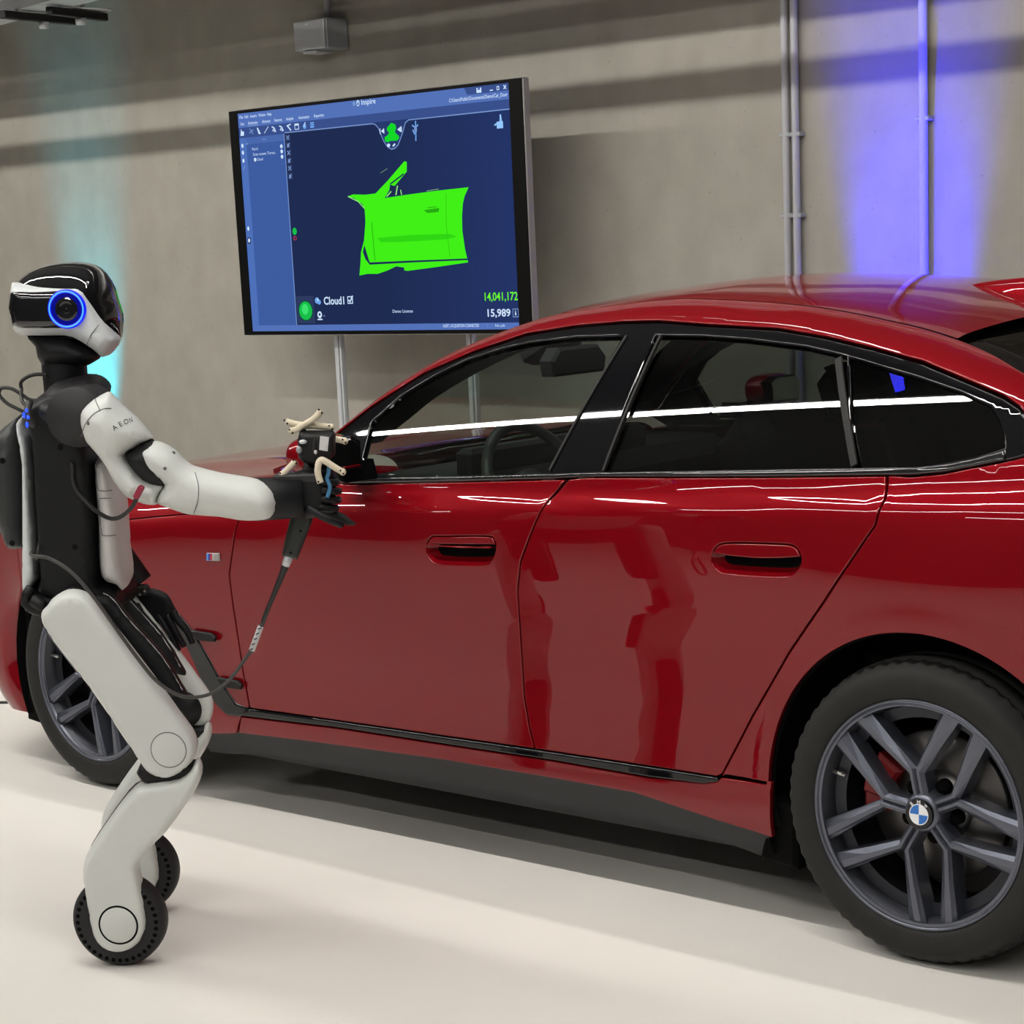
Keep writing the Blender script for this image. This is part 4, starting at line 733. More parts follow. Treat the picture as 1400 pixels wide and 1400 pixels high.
# tail: bumper, lid and dark lower part close the body behind the frame edge
rows=[]
for z in np.linspace(.22,1.0,16):
    y0=float(S(.90,z)); r=[]
    for t in np.linspace(-1,1,41):
        a=math.radians(90)*t;sn,cs=math.sin(a),math.cos(a); r.append((.90+.17*abs(cs)**.5,-y0*math.copysign(abs(sn)**.6,sn),z))
    rows.append(r)
loft('rear_bumper',rows,PAINT,flip=True)
loft('tailgate',[[(.50+.02*(1-t*t),-.60*t,1.118+.012*(1-t*t)) for t in T],[(.75,-.66*t,1.075+.012*(1-t*t)) for t in T],[(1.03,-.70*t,1.045+.01*(1-t*t)) for t in T],[(1.06,-.70*t,.99) for t in T]],PAINT,flip=True)
for sg in(-1,1): MB().prism([(-.16,-.03),(.16,-.03),(.15,.04),(-.16,.03)],(1.055,sg*.55,.88),(0,1,0),(0,0,1),(1,0,0),-.02,.03,bev=.008).obj('tail_light',REDC,car)
# underbody and sill cladding
rows=[]
for x in np.linspace(-2.42,-.42,30):
    zl=float(np.interp(x,[p[0] for p in CUR['sill_low']],[p[1] for p in CUR['sill_low']])); zl=max(zl,.21)
    rows.append([(x,-float(S(x,zl+.004))+.012,zl+.004),(x,-float(S(x,zl))+.022,zl-.012),(x,-.835,zl-.065),(x,-.80,.152),(x,-.70,.150)])
o=loft('sill_cladding',rows,SILLB,flip=False); mirr(o)
MB().box((-1.42,0,.20),(1.02,.80,.045),bev=.02).obj('underbody',PLAST,car)
MB().box((-1.35,0,.30),(2.1,.50,.10),bev=.02).obj('floor_pan',DARK,car)
# wheel wells
for cx in(0,-2.856):
    mb=MB();n=28;R=.43; V=[];F=[]
    for i in range(n+1):
        a=math.radians(-22+224*i/n)
        for y in(-.875,-.50): V.append((cx+R*math.cos(a),y,.339+R*math.sin(a)))
    F=[(2*i,2*i+1,2*i+3,2*i+2) for i in range(n)]; k=len(V);V.append((cx,-.50,.339));F+=[(k,2*i+3,2*i+1) for i in range(n)]
    mb.add(V,F); 
    # thin lip just behind the arch edge
    V=[];F=[]
    for i in range(n+1):
        a=math.radians(-14+(208)*i/n)
        for rr in(.395,.432 if cx==0 else .50): x=cx+rr*math.cos(a);z=.339+rr*math.sin(a); V.append((x,-float(S(x,z))+.022,z))
    mb.add(V,[(2*i,2*i+2,2*i+3,2*i+1) for i in range(n)])
    o=mb.obj('wheel_arch_liner',DARK,car,True); mirr(o)
    o=MB().prism([(-.055,-.05),(.05,-.06),(.05,.09),(-.02,.10)],(cx-.40 if cx==0 else cx-.385,-.80,.20),(1,0,0),(0,0,1),(0,-1,0),-.10,.055,bev=.01).obj('arch_flap',DARK,car); mirr(o)
# ---- door mirror
def ell(name,c,r,m,parent,cut=None,n=20,k=28,e=(1.,1.,1.)):
    V=[];F=[]
    for i in range(n+1):
        a=-math.pi/2+math.pi*i/n
        for j in range(k):
            b=2*math.pi*j/k; f=lambda v,p: math.copysign(abs(v)**p,v)
            V.append((c[0]+r[0]*f(math.cos(a),e[0])*f(math.cos(b),e[0]),c[1]+r[1]*f(math.cos(a),e[1])*f(math.sin(b),e[1]),c[2]+r[2]*f(math.sin(a),e[2])))
    for i in range(n):
        for j in range(k): F.append((i*k+j,i*k+(j+1)%k,(i+1)*k+(j+1)%k,(i+1)*k+j))
    return mob(name,V,F,m,parent)
mr=ell('door_mirror',(-1.672,-1.015,1.072),(.062,.100,.052),PAINT,car,e=(.8,.75,.75)); mm=mirr(mr)
for o in(MB().prism([(-.078,-.036),(.080,-.034),(.084,.022),(.05,.038),(-.055,.037),(-.082,.015)],(-1.612,-1.017,1.072),(0,1,0),(0,0,1),(1,0,0),-.02,.004,bev=.004).obj('mirror_glass',MIRG,mr),
         MB().prism([(-.087,-.042),(.089,-.040),(.093,.027),(.056,.044),(-.061,.043),(-.091,.018)],(-1.618,-1.017,1.072),(0,1,0),(0,0,1),(1,0,0),-.03,.003,bev=.004).obj('mirror_rim',GLOSSB,mr),
         MB().prism([(-.05,-.02),(.05,-.02),(.035,.03),(-.035,.03)],(-1.70,-.885,1.012),(1,0,0),(0,0,1),(0,-1,0),-.05,.08,bev=.008).obj('mirror_foot',GLOSSB,mr)): mirr(o,mr)
# ---- cabin
tA=[(-1.93,1.046),(-1.883,1.095),(-1.787,1.164),(-1.632,1.251),(-1.467,1.309),(-1.31,1.350),(-1.152,1.368)]
tB=[(-1.875,-.59,1.055),(-1.821,-.59,1.089),(-1.762,-.59,1.122),(-1.648,-.59,1.186),(-1.485,-.59,1.255),(-1.328,-.58,1.310),(-1.156,-.57,1.345)]
pa=smoothc(tA,5); pb=smoothc(tB,5)
o=loft('pillar_trim',[[(x,-float(S(x,z))+.02,z-.004),(x*.6+q[0]*.4+.01,(-float(S(x,z))+.02)*.6+q[1]*.4,z*.6+q[2]*.4),tuple(q)] for (x,z),q in zip(pa,pb)],CABIN); mirr(o)
MB().box((-1.78,0,.86),(.20,.74,.10),bev=.05).obj('dashboard',CABIN,car); MB().box((-1.66,-.10,.985),(.03,.40,.045),bev=.012).obj('display_panel',CABIN,car)
sw=MB();cw=np.array((-1.50,-.37,.918)); ax=np.array((.90,0,.43)); ax/=np.linalg.norm(ax);u=np.array((0,1.,0));v=np.cross(ax,u)
sw.tube([cw+.185*(math.cos(t)*u+math.sin(t)*v) for t in np.linspace(0,2*math.pi,40)],.016,8,cap=False)
for t in(-.1,math.pi+.1,-math.pi/2): sw.tube([cw-ax*.02,cw+.18*(math.cos(t)*u+math.sin(t)*v)],.014,6)
sw.lathe([(0,.0),(.06,-.005),(.065,-.03),(0,-.05)],cw,ax,20); sw.tube([cw-ax*.03,cw-ax*.28],.035,8)
sw.obj('steering_wheel',mat('wheel_leather',(.05,.05,.05),.45),car,True)
MB().prism([(-.115,-.035),(.115,-.035),(.125,.01),(.09,.045),(-.09,.045),(-.125,.01)],(-1.665,0,1.233),(0,1,0),(0,0,1),(1,0,0),-.02,.03,bev=.008).obj('rear_view_mirror',CABIN,car)
MB().box((-1.745,0,1.292),(.08,.075,.045),(.9,0,.43),(0,1,0),(-.43,0,.9),bev=.02).obj('mirror_housing',CABIN,car)
for y in(-.37,.37):
    s=MB(); s.box((-.95,y,.60),(.26,.24,.09),bev=.05).box((-.60,y,.86),(.09,.23,.30),(.94,0,.33),(0,1,0),(-.33,0,.94),bev=.05).box((-.475,y,1.19),(.045,.12,.075),(.94,0,.33),(0,1,0),(-.33,0,.94),bev=.03); s.obj('front_seat',CABIN,car)
s=MB(); s.box((-.10,0,.58),(.24,.62,.08),bev=.05).box((.20,0,.82),(.08,.60,.24),(.9,0,.42),(0,1,0),(-.42,0,.9),bev=.05)
for y in(-.36,.36): s.box((.31,y,1.10),(.04,.13,.055),(.9,0,.42),(0,1,0),(-.42,0,.9),bev=.025)
s.obj('rear_seat',CABIN,car); MB().box((.62,0,1.02),(.28,.60,.02)).obj('parcel_shelf',CABIN,car)
# ---- wheels
RO=.254
def spoke_mesh():
    mb=MB()
    def bar(p0,p1,w0,w1,y0,y1,th,m=0):
        p0=np.array(p0);p1=np.array(p1);d=p1-p0;L=np.linalg.norm(d);d/=L;n=np.array([-d[1],d[0]])
        def sec(p,w,y): return [(p+n*w*1.0,y+th),(p+n*w*.96,y+.008),(p+n*w*.55,y),(p-n*w*.15,y),(p-n*w*.96,y+.010),(p-n*w*1.0,y+th)]
        V=[]
        for p,w,y in((p0,w0,y0),(p0*.5+p1*.5,(w0*.5+w1*.5)*.92,(y0+y1)/2-.0015),(p1,w1,y1)): V+=[(q[0],yy,q[1]) for q,yy in sec(p,w,y)]
        F=[]
        for s in(0,1):
            for k in range(6): j=(k+1)%6;F.append((s*6+k,s*6+j,s*6+6+j,s*6+6+k))
        F+=[tuple(range(6)),tuple(range(17,11,-1))]
        mb.add(V,F,m)
    pol=lambda r,a:(r*math.cos(math.radians(a)),r*math.sin(math.radians(a)))
    bar(pol(.040,-12),pol(.100,-5.),.0095,.0095,.022,.016,.05); bar(pol(.040,12),pol(.100,5.),.0095,.0095,.022,.016,.05)
    for s in(-1,1):
        q0=pol(.094,5.*s);q1=pol(.246,27.*s)
        bar(q0,q1,.0115,.0235,.016,.003,.055) if s>0 else bar(q0,q1,.0115,.0235,.016,.003,.055)
    return mb
def wheel(c,parent,first):
    """first build of one wheel; centre c is on the outer wheel face"""
    c=np.array(c,float); ax=np.array((0,1.,0))
    # tyre
    prof=[(.250,.012),(.256,-.004),(.268,-.010),(.292,-.014),(.312,-.010),(.326,.002),(.3345,.022),(.337,.030),(.337,.036),(.331,.0365),(.331,.0425),(.3385,.043),(.339,.085),(.332,.0855),(.332,.0935),(.3392,.094),(.3392,.14),(.332,.1405),(.332,.1485),(.339,.149),(.338,.20),(.330,.225),(.30,.238),(.256,.232),(.250,.22)]
    ty=MB().lathe(prof,c,ax,120); V=np.array(ty.V);k=len(prof)
    for i in range(120):
        if i%2:
            for q in(5,6,7,8):
                d=V[i*k+q]-c;d[1]=0; V[i*k+q]-=d/np.linalg.norm(d)*(.0075 if q>5 else .004)
    ty.V=[tuple(v) for v in V]; t=ty.obj('tyre',RUB,parent,True,org=c)
    # raised ring and blocks of lettering on the sidewall
    ri=MB().lathe([(.244,.010),(.250,-.004),(.2545,-.006),(.2555,-.001),(.254,.006)],c,ax,96,0).lathe([(.250,.0),(.246,.012),(.236,.020),(.232,.060),(.226,.21)],c,ax,96,1)
    ri.lathe([(.240,-.001),(.249,-.003),(.251,.002)],c,ax,96,0)
    ri.lathe([(.206,.048),(.232,.044)],c,ax,96,1)
    rim=ri.obj('rim',[RIM,RIMD],parent,True,org=c)
    sm_=spoke_mesh(); base=None
    for i in range(5):
        a=math.radians(170+72*i)
        if base is None:
            base=mob('spoke',np.array(sm_.V)+c,sm_.F,RIM,rim,smooth=False,org=c); s=base
        else: s=base.copy();COL.objects.link(s);s.parent=rim;s.location=(0,0,0);WORLD_ORG[s.name]=c
        s.rotation_euler=(0,-a,0)
    hb=MB().lathe([(.0,.020),(.034,.016),(.040,.020),(.045,.030),(.050,.055),(.052,.09)],c,ax,48); hb.obj('hub',RIM,rim,True,org=c)
    cap=MB().lathe([(0,.010),(.0325,.010),(.0335,.013),(.0335,.024)],c,ax,40,0)
    cap.lathe([(.0215,.0092),(.0225,.0088),(.0235,.0092)],c,ax,40,2)
    for q in range(4):
        a0=q*math.pi/2;pts=[(0,0)]+[(.0215*math.cos(a0+t),.0215*math.sin(a0+t)) for t in np.linspace(0,math.pi/2,10)]
        cap.add([c+np.array((a,.0092,b)) for a,b in pts],[tuple(range(len(pts)))],1 if q in(1,3) else 2)
    for s_,an in(('B',128),('M',90),('W',52)):
        Vt,Ft=text_mesh(s_,.02);cen=(Vt.max(0)+Vt.min(0))/2;W=max(Vt.max(0)-Vt.min(0)); al=math.radians(an); rr=.0278
        P=(Vt-cen)/W*.0085; th=al-math.pi/2; Q=[(rr*math.cos(al)+p[0]*math.cos(th)-p[1]*math.sin(th),rr*math.sin(al)+p[0]*math.sin(th)+p[1]*math.cos(th)) for p in P]
        cap.add([c+np.array((a,.0090,b)) for a,b in Q],Ft,2)
    cap.obj('hub_cap',[GLOSSB,BLUEM,WHITEM],rim,False,org=c,label='black cap with blue and white roundel')
    bm=MB().lathe([(0,.052),(.009,.050),(.011,.060),(.016,.058),(.0175,.075)],c,ax,16); b0=None
    for i in range(5):
        a=math.radians(134+72*i); off=np.array((.060*math.cos(a),0,.060*math.sin(a)))
        if b0 is None: b0=mob('wheel_bolt',np.array(bm.V),bm.F,DARK,rim,org=c); s=b0
        else: s=b0.copy();COL.objects.link(s);s.parent=rim
        s.location=off
        WORLD_ORG[s.name]=c
    MB().tube([c+np.array((-.228,.030,.062)),c+np.array((-.200,.036,.054))],.005,8).obj('valve_stem',STEEL,rim,True,org=c)
    bd=MB().lathe([(.07,.095),(.165,.095),(.168,.099),(.168,.121),(.07,.121)],c,ax,64).lathe([(0,.078),(.07,.078),(.082,.095)],c,ax,48).obj('brake_disc',[DISC],parent,True,org=c)
    cal=MB().prism([(.105*math.cos(t),.105*math.sin(t)) for t in np.radians(np.linspace(138,192,10))]+[(.172*math.cos(t),.172*math.sin(t)) for t in np.radians(np.linspace(189,141,10))],c,(1,0,0),(0,0,1),(0,-1,0),-.135,-.064,bev=.008)
    cal.prism([(.120*math.cos(t),.120*math.sin(t)) for t in np.radians(np.linspace(150,176,6))]+[(.17*math.cos(t),.17*math.sin(t)) for t in np.radians(np.linspace(174,152,6))],c,(1,0,0),(0,0,1),(0,-1,0),-.066,-.057,bev=.004)
    cal.obj('brake_caliper',REDC,parent,False,org=c,label='bright red caliper')
    return c
def kids(o): return [x for x in COL.objects if x.parent==o]
before=set(o.name for o in COL.objects)
wheel((0,-.915,.339),car,True)
new=[o for o in COL.objects if o.name not in before and o.parent==car]
def copy_tree(o,parent):
    c=o.copy();COL.objects.link(c);c.parent=parent;WORLD_ORG[c.name]=WORLD_ORG[o.name]
    for k in list(o.children): copy_tree(k,c)
    return c
for o in new:
    for dx,sy in((-2.856,1),(0,-1),(-2.856,-1)):
        c=copy_tree(o,car); c.location=(o.location.x+dx,o.location.y*sy,o.location.z)
        if sy<0: c.scale=(1,-1,1)
        if dx and sy>0 and c.name.startswith(('tyre','rim')): c.rotation_euler=(0,math.radians(-3),0)
# ---------------------------------------------------------------- robot
RO_=np.array([-1.617,-1.751,0.]);RA=np.array([.82017,.57213,0.]);RB_=np.array([-.57213,.82017,0.])
RL=RB_
RT=np.array([-.71901,.69500,0.])   # direction in which the shells are extruded, through both wheel contacts
def rp(a,b,z): return RO_+RA*a+RB_*b+np.array([0,0,z])
def rf(a,d,z): return rp(a,0,z)-RT*d
rob=empty('humanoid_robot',tuple(RO_),'white and black humanoid robot on two wheeled legs, arm raised beside the car','robot')
def pillow(name,pts,b,df,db,R,m,parent=None,crown=0.,res=.011,sm_=2,label=None,crw=None):
    """rounded solid over an outline in the robot's side plane: df towards the camera side, db away, edge radius R"""
    P=ccw(smoothc(pts,sm_,True) if sm_>1 else pts); P=ccw(dense(P,res))
    lo,hi=P.min(0),P.max(0)
    G=[]
    for k,t in enumerate((.12,.27,.45,.66,.88)):
        d=R*(1-math.cos(t*math.pi/2)); q=inset(P,d); q=q[inpoly(q,P)]
        if len(q): q=q[pdist(q,P)>d*.93]; G.append(q)
    gx=np.arange(lo[0],hi[0],res*1.3);gz=np.arange(lo[1],hi[1],res*1.1); g=np.array([(a+(k%2)*res*.6,c) for k,c in enumerate(gz) for a in gx]); g=g[inpoly(g,P)]; g=g[pdist(g,P)>R*.8]; G.append(g)
    G=np.concatenate(G); keep=[]
    cell={}
    for q in G:
        key=(int(q[0]/(res*.35)),int(q[1]/(res*.35)))
        if key in cell: continue
        cell[key]=1;keep.append(q)
    Q,f=cdt(P,np.array(keep)); d=pdist(Q,P)
    t=np.clip(d/R,0,1); h=np.sqrt(np.maximum(0,1-(1-t)**2)); 
    c=P.mean(0); ext=(hi-lo)/2
    cr=1-crown*np.clip(((Q-(lo+hi)/2)/ext)**2,0,1).sum(1) if crown else 1.
    edge=d<1e-6; n=len(Q)
    V=[rp(q[0],b,q[1])-RT*df*hh for q,hh in zip(Q,h*cr)]; idx=np.arange(n); back={}
    for i in range(n):
        if edge[i]: back[i]=i
        else: back[i]=len(V); V.append(rp(Q[i][0],b,Q[i][1])+RT*db*(h*cr)[i])
    F=[tuple(q) for q in f]+[(back[q[0]],back[q[2]],back[q[1]]) for q in f]
    return mob(name,V,F,m,parent or rob,label=label)
def sp(q,pts,b,df,R,eps=0.,sm_=2):
    """point on the camera-side face of a pillow"""
    P=ccw(smoothc(pts,sm_,True))
    def dep(p):
        d=pdist([p],P)[0] if inpoly([p],P)[0] else 0.; t=min(1,d/R); return df*math.sqrt(max(0,1-(1-t)**2))
    p=(q[0]-.192*df*.9,q[1]); h=dep(p); return rp(p[0],b,p[1])-RT*(h+eps)
def rb(k): return RB[k][1]
# torso, back, pelvis
torso=pillow('torso',rb('torso'),0,.150,.150,.022,ROBK,res=.016)
pillow('back_strip',rb('strip'),0,.132,.132,.012,ROBW2,sm_=1,label='white back strip')
pillow('backpack',rb('backpack'),.02,.12,.12,.045,mat('backpack_grey',(.026,.028,.028),.5),label='charcoal backpack')
fp=pillow('chest_panel',[(-.0135,1.135)]+rb('front_panel')[2:14]+[(.040,1.128),(.030,1.150),(.010,1.156)],0,.146,.146,.030,mat('chest_white',(.60,.585,.57),.45),label='white chest panel')
for (z0,z1) in((1.085,1.150),(.985,1.068)):
    L_=[(.003,z0),(.003,z1),(.030,z1),(.036,(z0+z1)/2),(.034,z0)]
    MB().tube([rf(a,.1468 if a<.026 else .143,z) for a,z in smoothc([(.030,z1),(.008,z1),(.002,z1-.008),(.002,z0+.008),(.008,z0),(.034,z0)],4)],.0009,5).obj('panel_seam',SEAM,fp)
pillow('pelvis',rb('pelvis'),0,.14,.14,.03,ROBK)
MB().tube([rp(a,-.15,z) for a,z in rb('pelvis_hook')[:6]],.012,8).tube([rp(a,-.17,z) for a,z in((-.135,.850),(-.120,.838),(-.108,.835))],.014,8).obj('hip_actuator',PLAST,rob,True)
hipb=MB().lathe([(0,-.02),(.045,-.02),(.05,-.012),(.05,.30),(0,.30)],rp(-.035,-.16,.825),RL,28).obj('hip_joint',PLAST,rob,True)
for a,z in((-.062,.962),(-.075,1.185)):
    MB().lathe([(0,-.0015),(.006,-.0015),(.007,.002)],rf(a,.1505,z),RL,12).obj('screw_hole',INK,torso)
for a,z in((-.222,1.155),(-.218,.968)):
    MB().lathe([(0,-.0015),(.006,-.0015),(.007,.002)],rp(a,.02,z)-RT*.1205,RL,12).obj('screw_hole',INK,rob)
# neck and shoulders
pillow('chest_yoke',[(-.115,1.300),(-.085,1.325),(-.04,1.333),(0,1.333),(.022,1.322),(.034,1.302),(.02,1.27),(-.01,1.24),(-.08,1.24),(-.12,1.265)],0,.17,.17,.06,ROBG,res=.014)
pillow('shoulder',[(-.088,1.274),(-.075,1.288),(-.04,1.288),(-.015,1.268),(.002,1.240),(.003,1.215),(-.006,1.198),(-.030,1.205),(-.055,1.226),(-.081,1.246),(-.089,1.260)],-.14,.066,.07,.026,ROBK)
MB().lathe([(0,0),(.063,0),(.066,.02),(.066,.115),(0,.12)],rp(.020,-.17,1.255)-RL*.06,RL,30).obj('shoulder_joint',ROBG,rob,True)
nk=MB().lathe([(.049,-.02),(.050,.0),(.0505,.05),(.0500,.10),(.052,.12)],rp(-.069,0,1.300),(0,0,1),32).obj('neck',ROBK,rob,True)
MB().lathe([(0,-.0515),(.0035,-.0515),(.004,-.048)],rp(-.098,-.0+.008,1.372),RL,10).obj('screw_hole',INK,nk)
# head
hd=pillow('head',rb('cranium'),.0,.115,.115,.085,ROBGL,res=.012,label='glossy black head shell')
pillow('jaw',[(-.148,1.430),(-.06,1.428),(-.04,1.42),(.001,1.396),(.022,1.376),(0,1.360),(-.03,1.352),(-.118,1.356),(-.13,1.40)],.0,.085,.085,.05,ROBK,parent=hd)
FCO=ccw(dense(rb('face'),.010)); FR=.034
fc=pillow('face_shell',rb('face'),-.035,.096,.06,FR,ROBW2,parent=hd,res=.010,sm_=1,label='white face shell')
def patch(name,pts,lift,m,parent,label=None,res=.006):
    """thin shell lying on the face surface"""
    P=ccw(dense(smoothc(pts,2,True),res)); lo,hi=P.min(0),P.max(0)
    G=np.array([(a,c) for a in np.arange(lo[0],hi[0],res) for c in np.arange(lo[1],hi[1],res)]); G=G[inpoly(G,P)]; G=G[pdist(G,P)>res*.4]
    Q,f=cdt(P,G); ins=inpoly(Q,FCO); d=np.where(ins,pdist(Q,FCO),0.); t=np.clip(d/FR,0,1); h=np.sqrt(np.maximum(0,1-(1-t)**2)); e=pdist(Q,P)
    lf=lift*np.sqrt(np.clip(e/.004,0,1)); V=[rp(q[0],-.035,q[1])-RT*(.096*hh+l) for q,hh,l in zip(Q,h,lf)]; n=len(P); k=len(V)
    V+=[rp(q[0],-.035,q[1])-RT*(.096*hh-.006) for q,hh in zip(Q[:n],h[:n])]
    F=[tuple(q) for q in f]+[(i,k+i,k+(i+1)%n,(i+1)%n) for i in range(n)]
    return mob(name,V,F,m,parent,label=label)
vs=patch('visor',[(-.1630,1.5235),(-.10,1.5225),(-.0601,1.5225),(-.0393,1.5225),(-.0180,1.5170),(-.0035,1.5020),(.0002,1.4824),(-.0065,1.4630),(-.0240,1.4475),(-.0455,1.4425),(-.0575,1.4432),(-.11,1.445),(-.1590,1.4485),(-.1632,1.4613),(-.1680,1.4900)],.0035,ROBGL,hd,'black wrap-around visor')
EC=rp(-.0265,-.035,1.4835)-RT*.0985
MB().lathe([(.0345,-.0048),(.0365,-.0062),(.0415,-.0062),(.0425,-.0036),(.0425,.004)],EC,RL,56).obj('eye_ring',RINGB,hd,True,label='glowing deep blue ring')
MB().lathe([(.0365,-.0064),(.0380,-.0074),(.0395,-.0064)],EC,RL,56).obj('eye_ring_core',RINGC,hd,True)
MB().lathe([(.0245,-.0042),(.0345,-.0048)],EC,RL,48).obj('inner_ring',RINGD,hd,True)
MB().lathe([(0,-.004),(.009,-.006),(.013,-.004),(.016,-.0065),(.022,-.005),(.0255,-.0042)],EC,RL,40).obj('camera_eye',ROBGL,hd,True)
MB().tube([rp(a,-.035,z)-RT*.0965 for a,z in((.042,1.447),(.022,1.426),(.010,1.404))],.0009,5).obj('face_seam',SEAM,hd)
# cable loops and blue leds behind the neck
MB().tube([rp(a,-.05-.10*max(0,(1.31-z)/.05),z) for a,z in smoothc([(-.095,1.338)]+rb('cables')+[(-.110,1.270)],5)],.0042,8).obj('cable_loop',CABLEK,rob,True)
MB().tube([rp(a,-.06,z) for a,z in smoothc([(-.112,1.282)]+rb('cables2')+[(-.135,1.252)],5)],.0042,8).obj('cable_loop',CABLEK,rob,True)
MB().tube([rp(a,b,z) for a,b,z in smoothc([(-.105,-.150,1.285),(-.104,-.172,1.268),(-.098,-.178,1.250),(-.090,-.172,1.236)],4)],.0085,8).obj('led_housing',CABLEK,rob,True)
for k,(a,z) in enumerate(((-.101,1.271),(-.108,1.261),(-.099,1.256),(-.103,1.240))): ell('status_light',rp(a,-.186,z),(.0035,.0035,.0045+.002*(k%2)),BLUEL,rob,n=6,k=8)
# near arm
UA=rb('upper_arm'); ua=pillow('upper_arm',UA,-.25,.072,.07,.058,ROBW,res=.011)
for ch,(a,z),rot,sx in(('A',(.1335,1.2375),34,1.),('E',(.1465,1.2440),31,1.),('O',(.1575,1.2480),27,.85),('N',(.1668,1.2500),20,.55)):
    Vt,Ft=text_mesh(ch,.0); h=text_mesh('H')[0][:,1].max(); P=(Vt-np.array([(Vt[:,0].max()+Vt[:,0].min())/2,h/2]))/h*.0102*np.array([sx,1.]); t=math.radians(rot)
    W=[]
    for x,y in P:
        q=np.array([a+x*math.cos(t)-y*math.sin(t),z+x*math.sin(t)+y*math.cos(t)]); W.append(sp(q,UA,-.25,.072,.058,.0015))
    mob('printed_letter',W,Ft,INK,ua)
def surfline(name,pts,out,b,df,R,parent,r=.0009,m=None):
    MB().tube([sp(q,out,b,df,R,.0002) for q in smoothc(pts,5)],r,5).obj(name,m or SEAM,parent)
surfline('arm_seam',[(.050,1.215),(.066,1.243),(.088,1.266),(.112,1.277),(.128,1.277)],UA,-.25,.072,.058,ua)
surfline('arm_seam',[(.090,1.296),(.100,1.281),(.104,1.272)],UA,-.25,.072,.058,ua)
q=(.076,1.247);MB().lathe([(0,-.001),(.0035,-.001),(.004,.002)],sp(q,UA,-.25,.072,.058),RL,10).obj('arm_screw',SEAM,ua)
pillow('elbow_joint',rb('elbow'),-.25,.052,.055,.03,ROBK)
FA=rb('forearm'); fa=pillow('forearm',FA,-.25,.066,.062,.046,ROBW,res=.011)
surfline('arm_seam',[(.2965,1.134),(.3033,1.1069),(.2993,1.0754),(.286,1.045)],FA,-.25,.066,.046,fa)
for q in((.2516,1.1757),(.2334,1.1468)): MB().lathe([(0,-.001),(.0035,-.001),(.004,.002)],sp(q,FA,-.25,.066,.046),RL,10).obj('arm_screw',SEAM,fa)
# wrist and gripping hand
MB().lathe([(0,-.02),(.046,-.02),(.047,0),(.043,.10),(0,.10)],rp(.415,-.235,1.066),RA,28).obj('wrist',ROBK,rob,True)
MB().box(rp(.500,-.22,1.108),(.05,.03,.010),RA,RL,(0,0,1),bev=.004).obj('wrist_cover',ROBG,rob)
hand=pillow('hand',[(.490,1.118),(.530,1.122),(.556,1.108),(.560,1.075),(.550,1.040),(.535,1.022),(.495,1.022),(.485,1.05)],-.225,.024,.022,.018,ROBK)
def finger(P,r0=.0095,parent=None,name='finger'):
    P=smoothc(P,4); MB().tube(P,np.linspace(r0,r0*.78,len(P)),8).obj(name,ROBK,parent,True)
for z,l in((1.104,.0),(1.085,.004),(1.066,.002),(1.048,-.004)):
    finger([rp(.538,-.238,z),rp(.562+l,-.236,z-.006),rp(.578+l,-.220,z-.010),rp(.576+l,-.188,z-.012),rp(.556,-.178,z-.012)],.0090,hand)
finger([rp(.520,-.245,1.045),rp(.548,-.252,1.030),rp(.573,-.250,1.016),rp(.592,-.235,1.004)],.0100,hand,'thumb')
# red and black elbow cable
MB().tube([rp(a,b,z) for a,b,z in smoothc([(.184,-.322,1.112),(.1766,-.324,1.0998),(.160,-.318,1.071),(.128,-.300,1.047),(.088,-.250,1.036),(.045,-.195,1.042),(.01,-.158,1.058),(-.02,-.153,1.10),(-.02,-.152,1.15)],6)],.0048,8).obj('elbow_cable',CABLEK,rob,True)
MB().box(rp(.1765,-.322,1.100),(.015,.008,.006),RA*.55+np.array([0,0,.83]),RL,RA*.83-np.array([0,0,.55]),bev=.002).obj('elbow_plug',REDW,rob)
ROBWH=mat('wheel_rubber',(.020,.020,.021),.6,spec=.3)
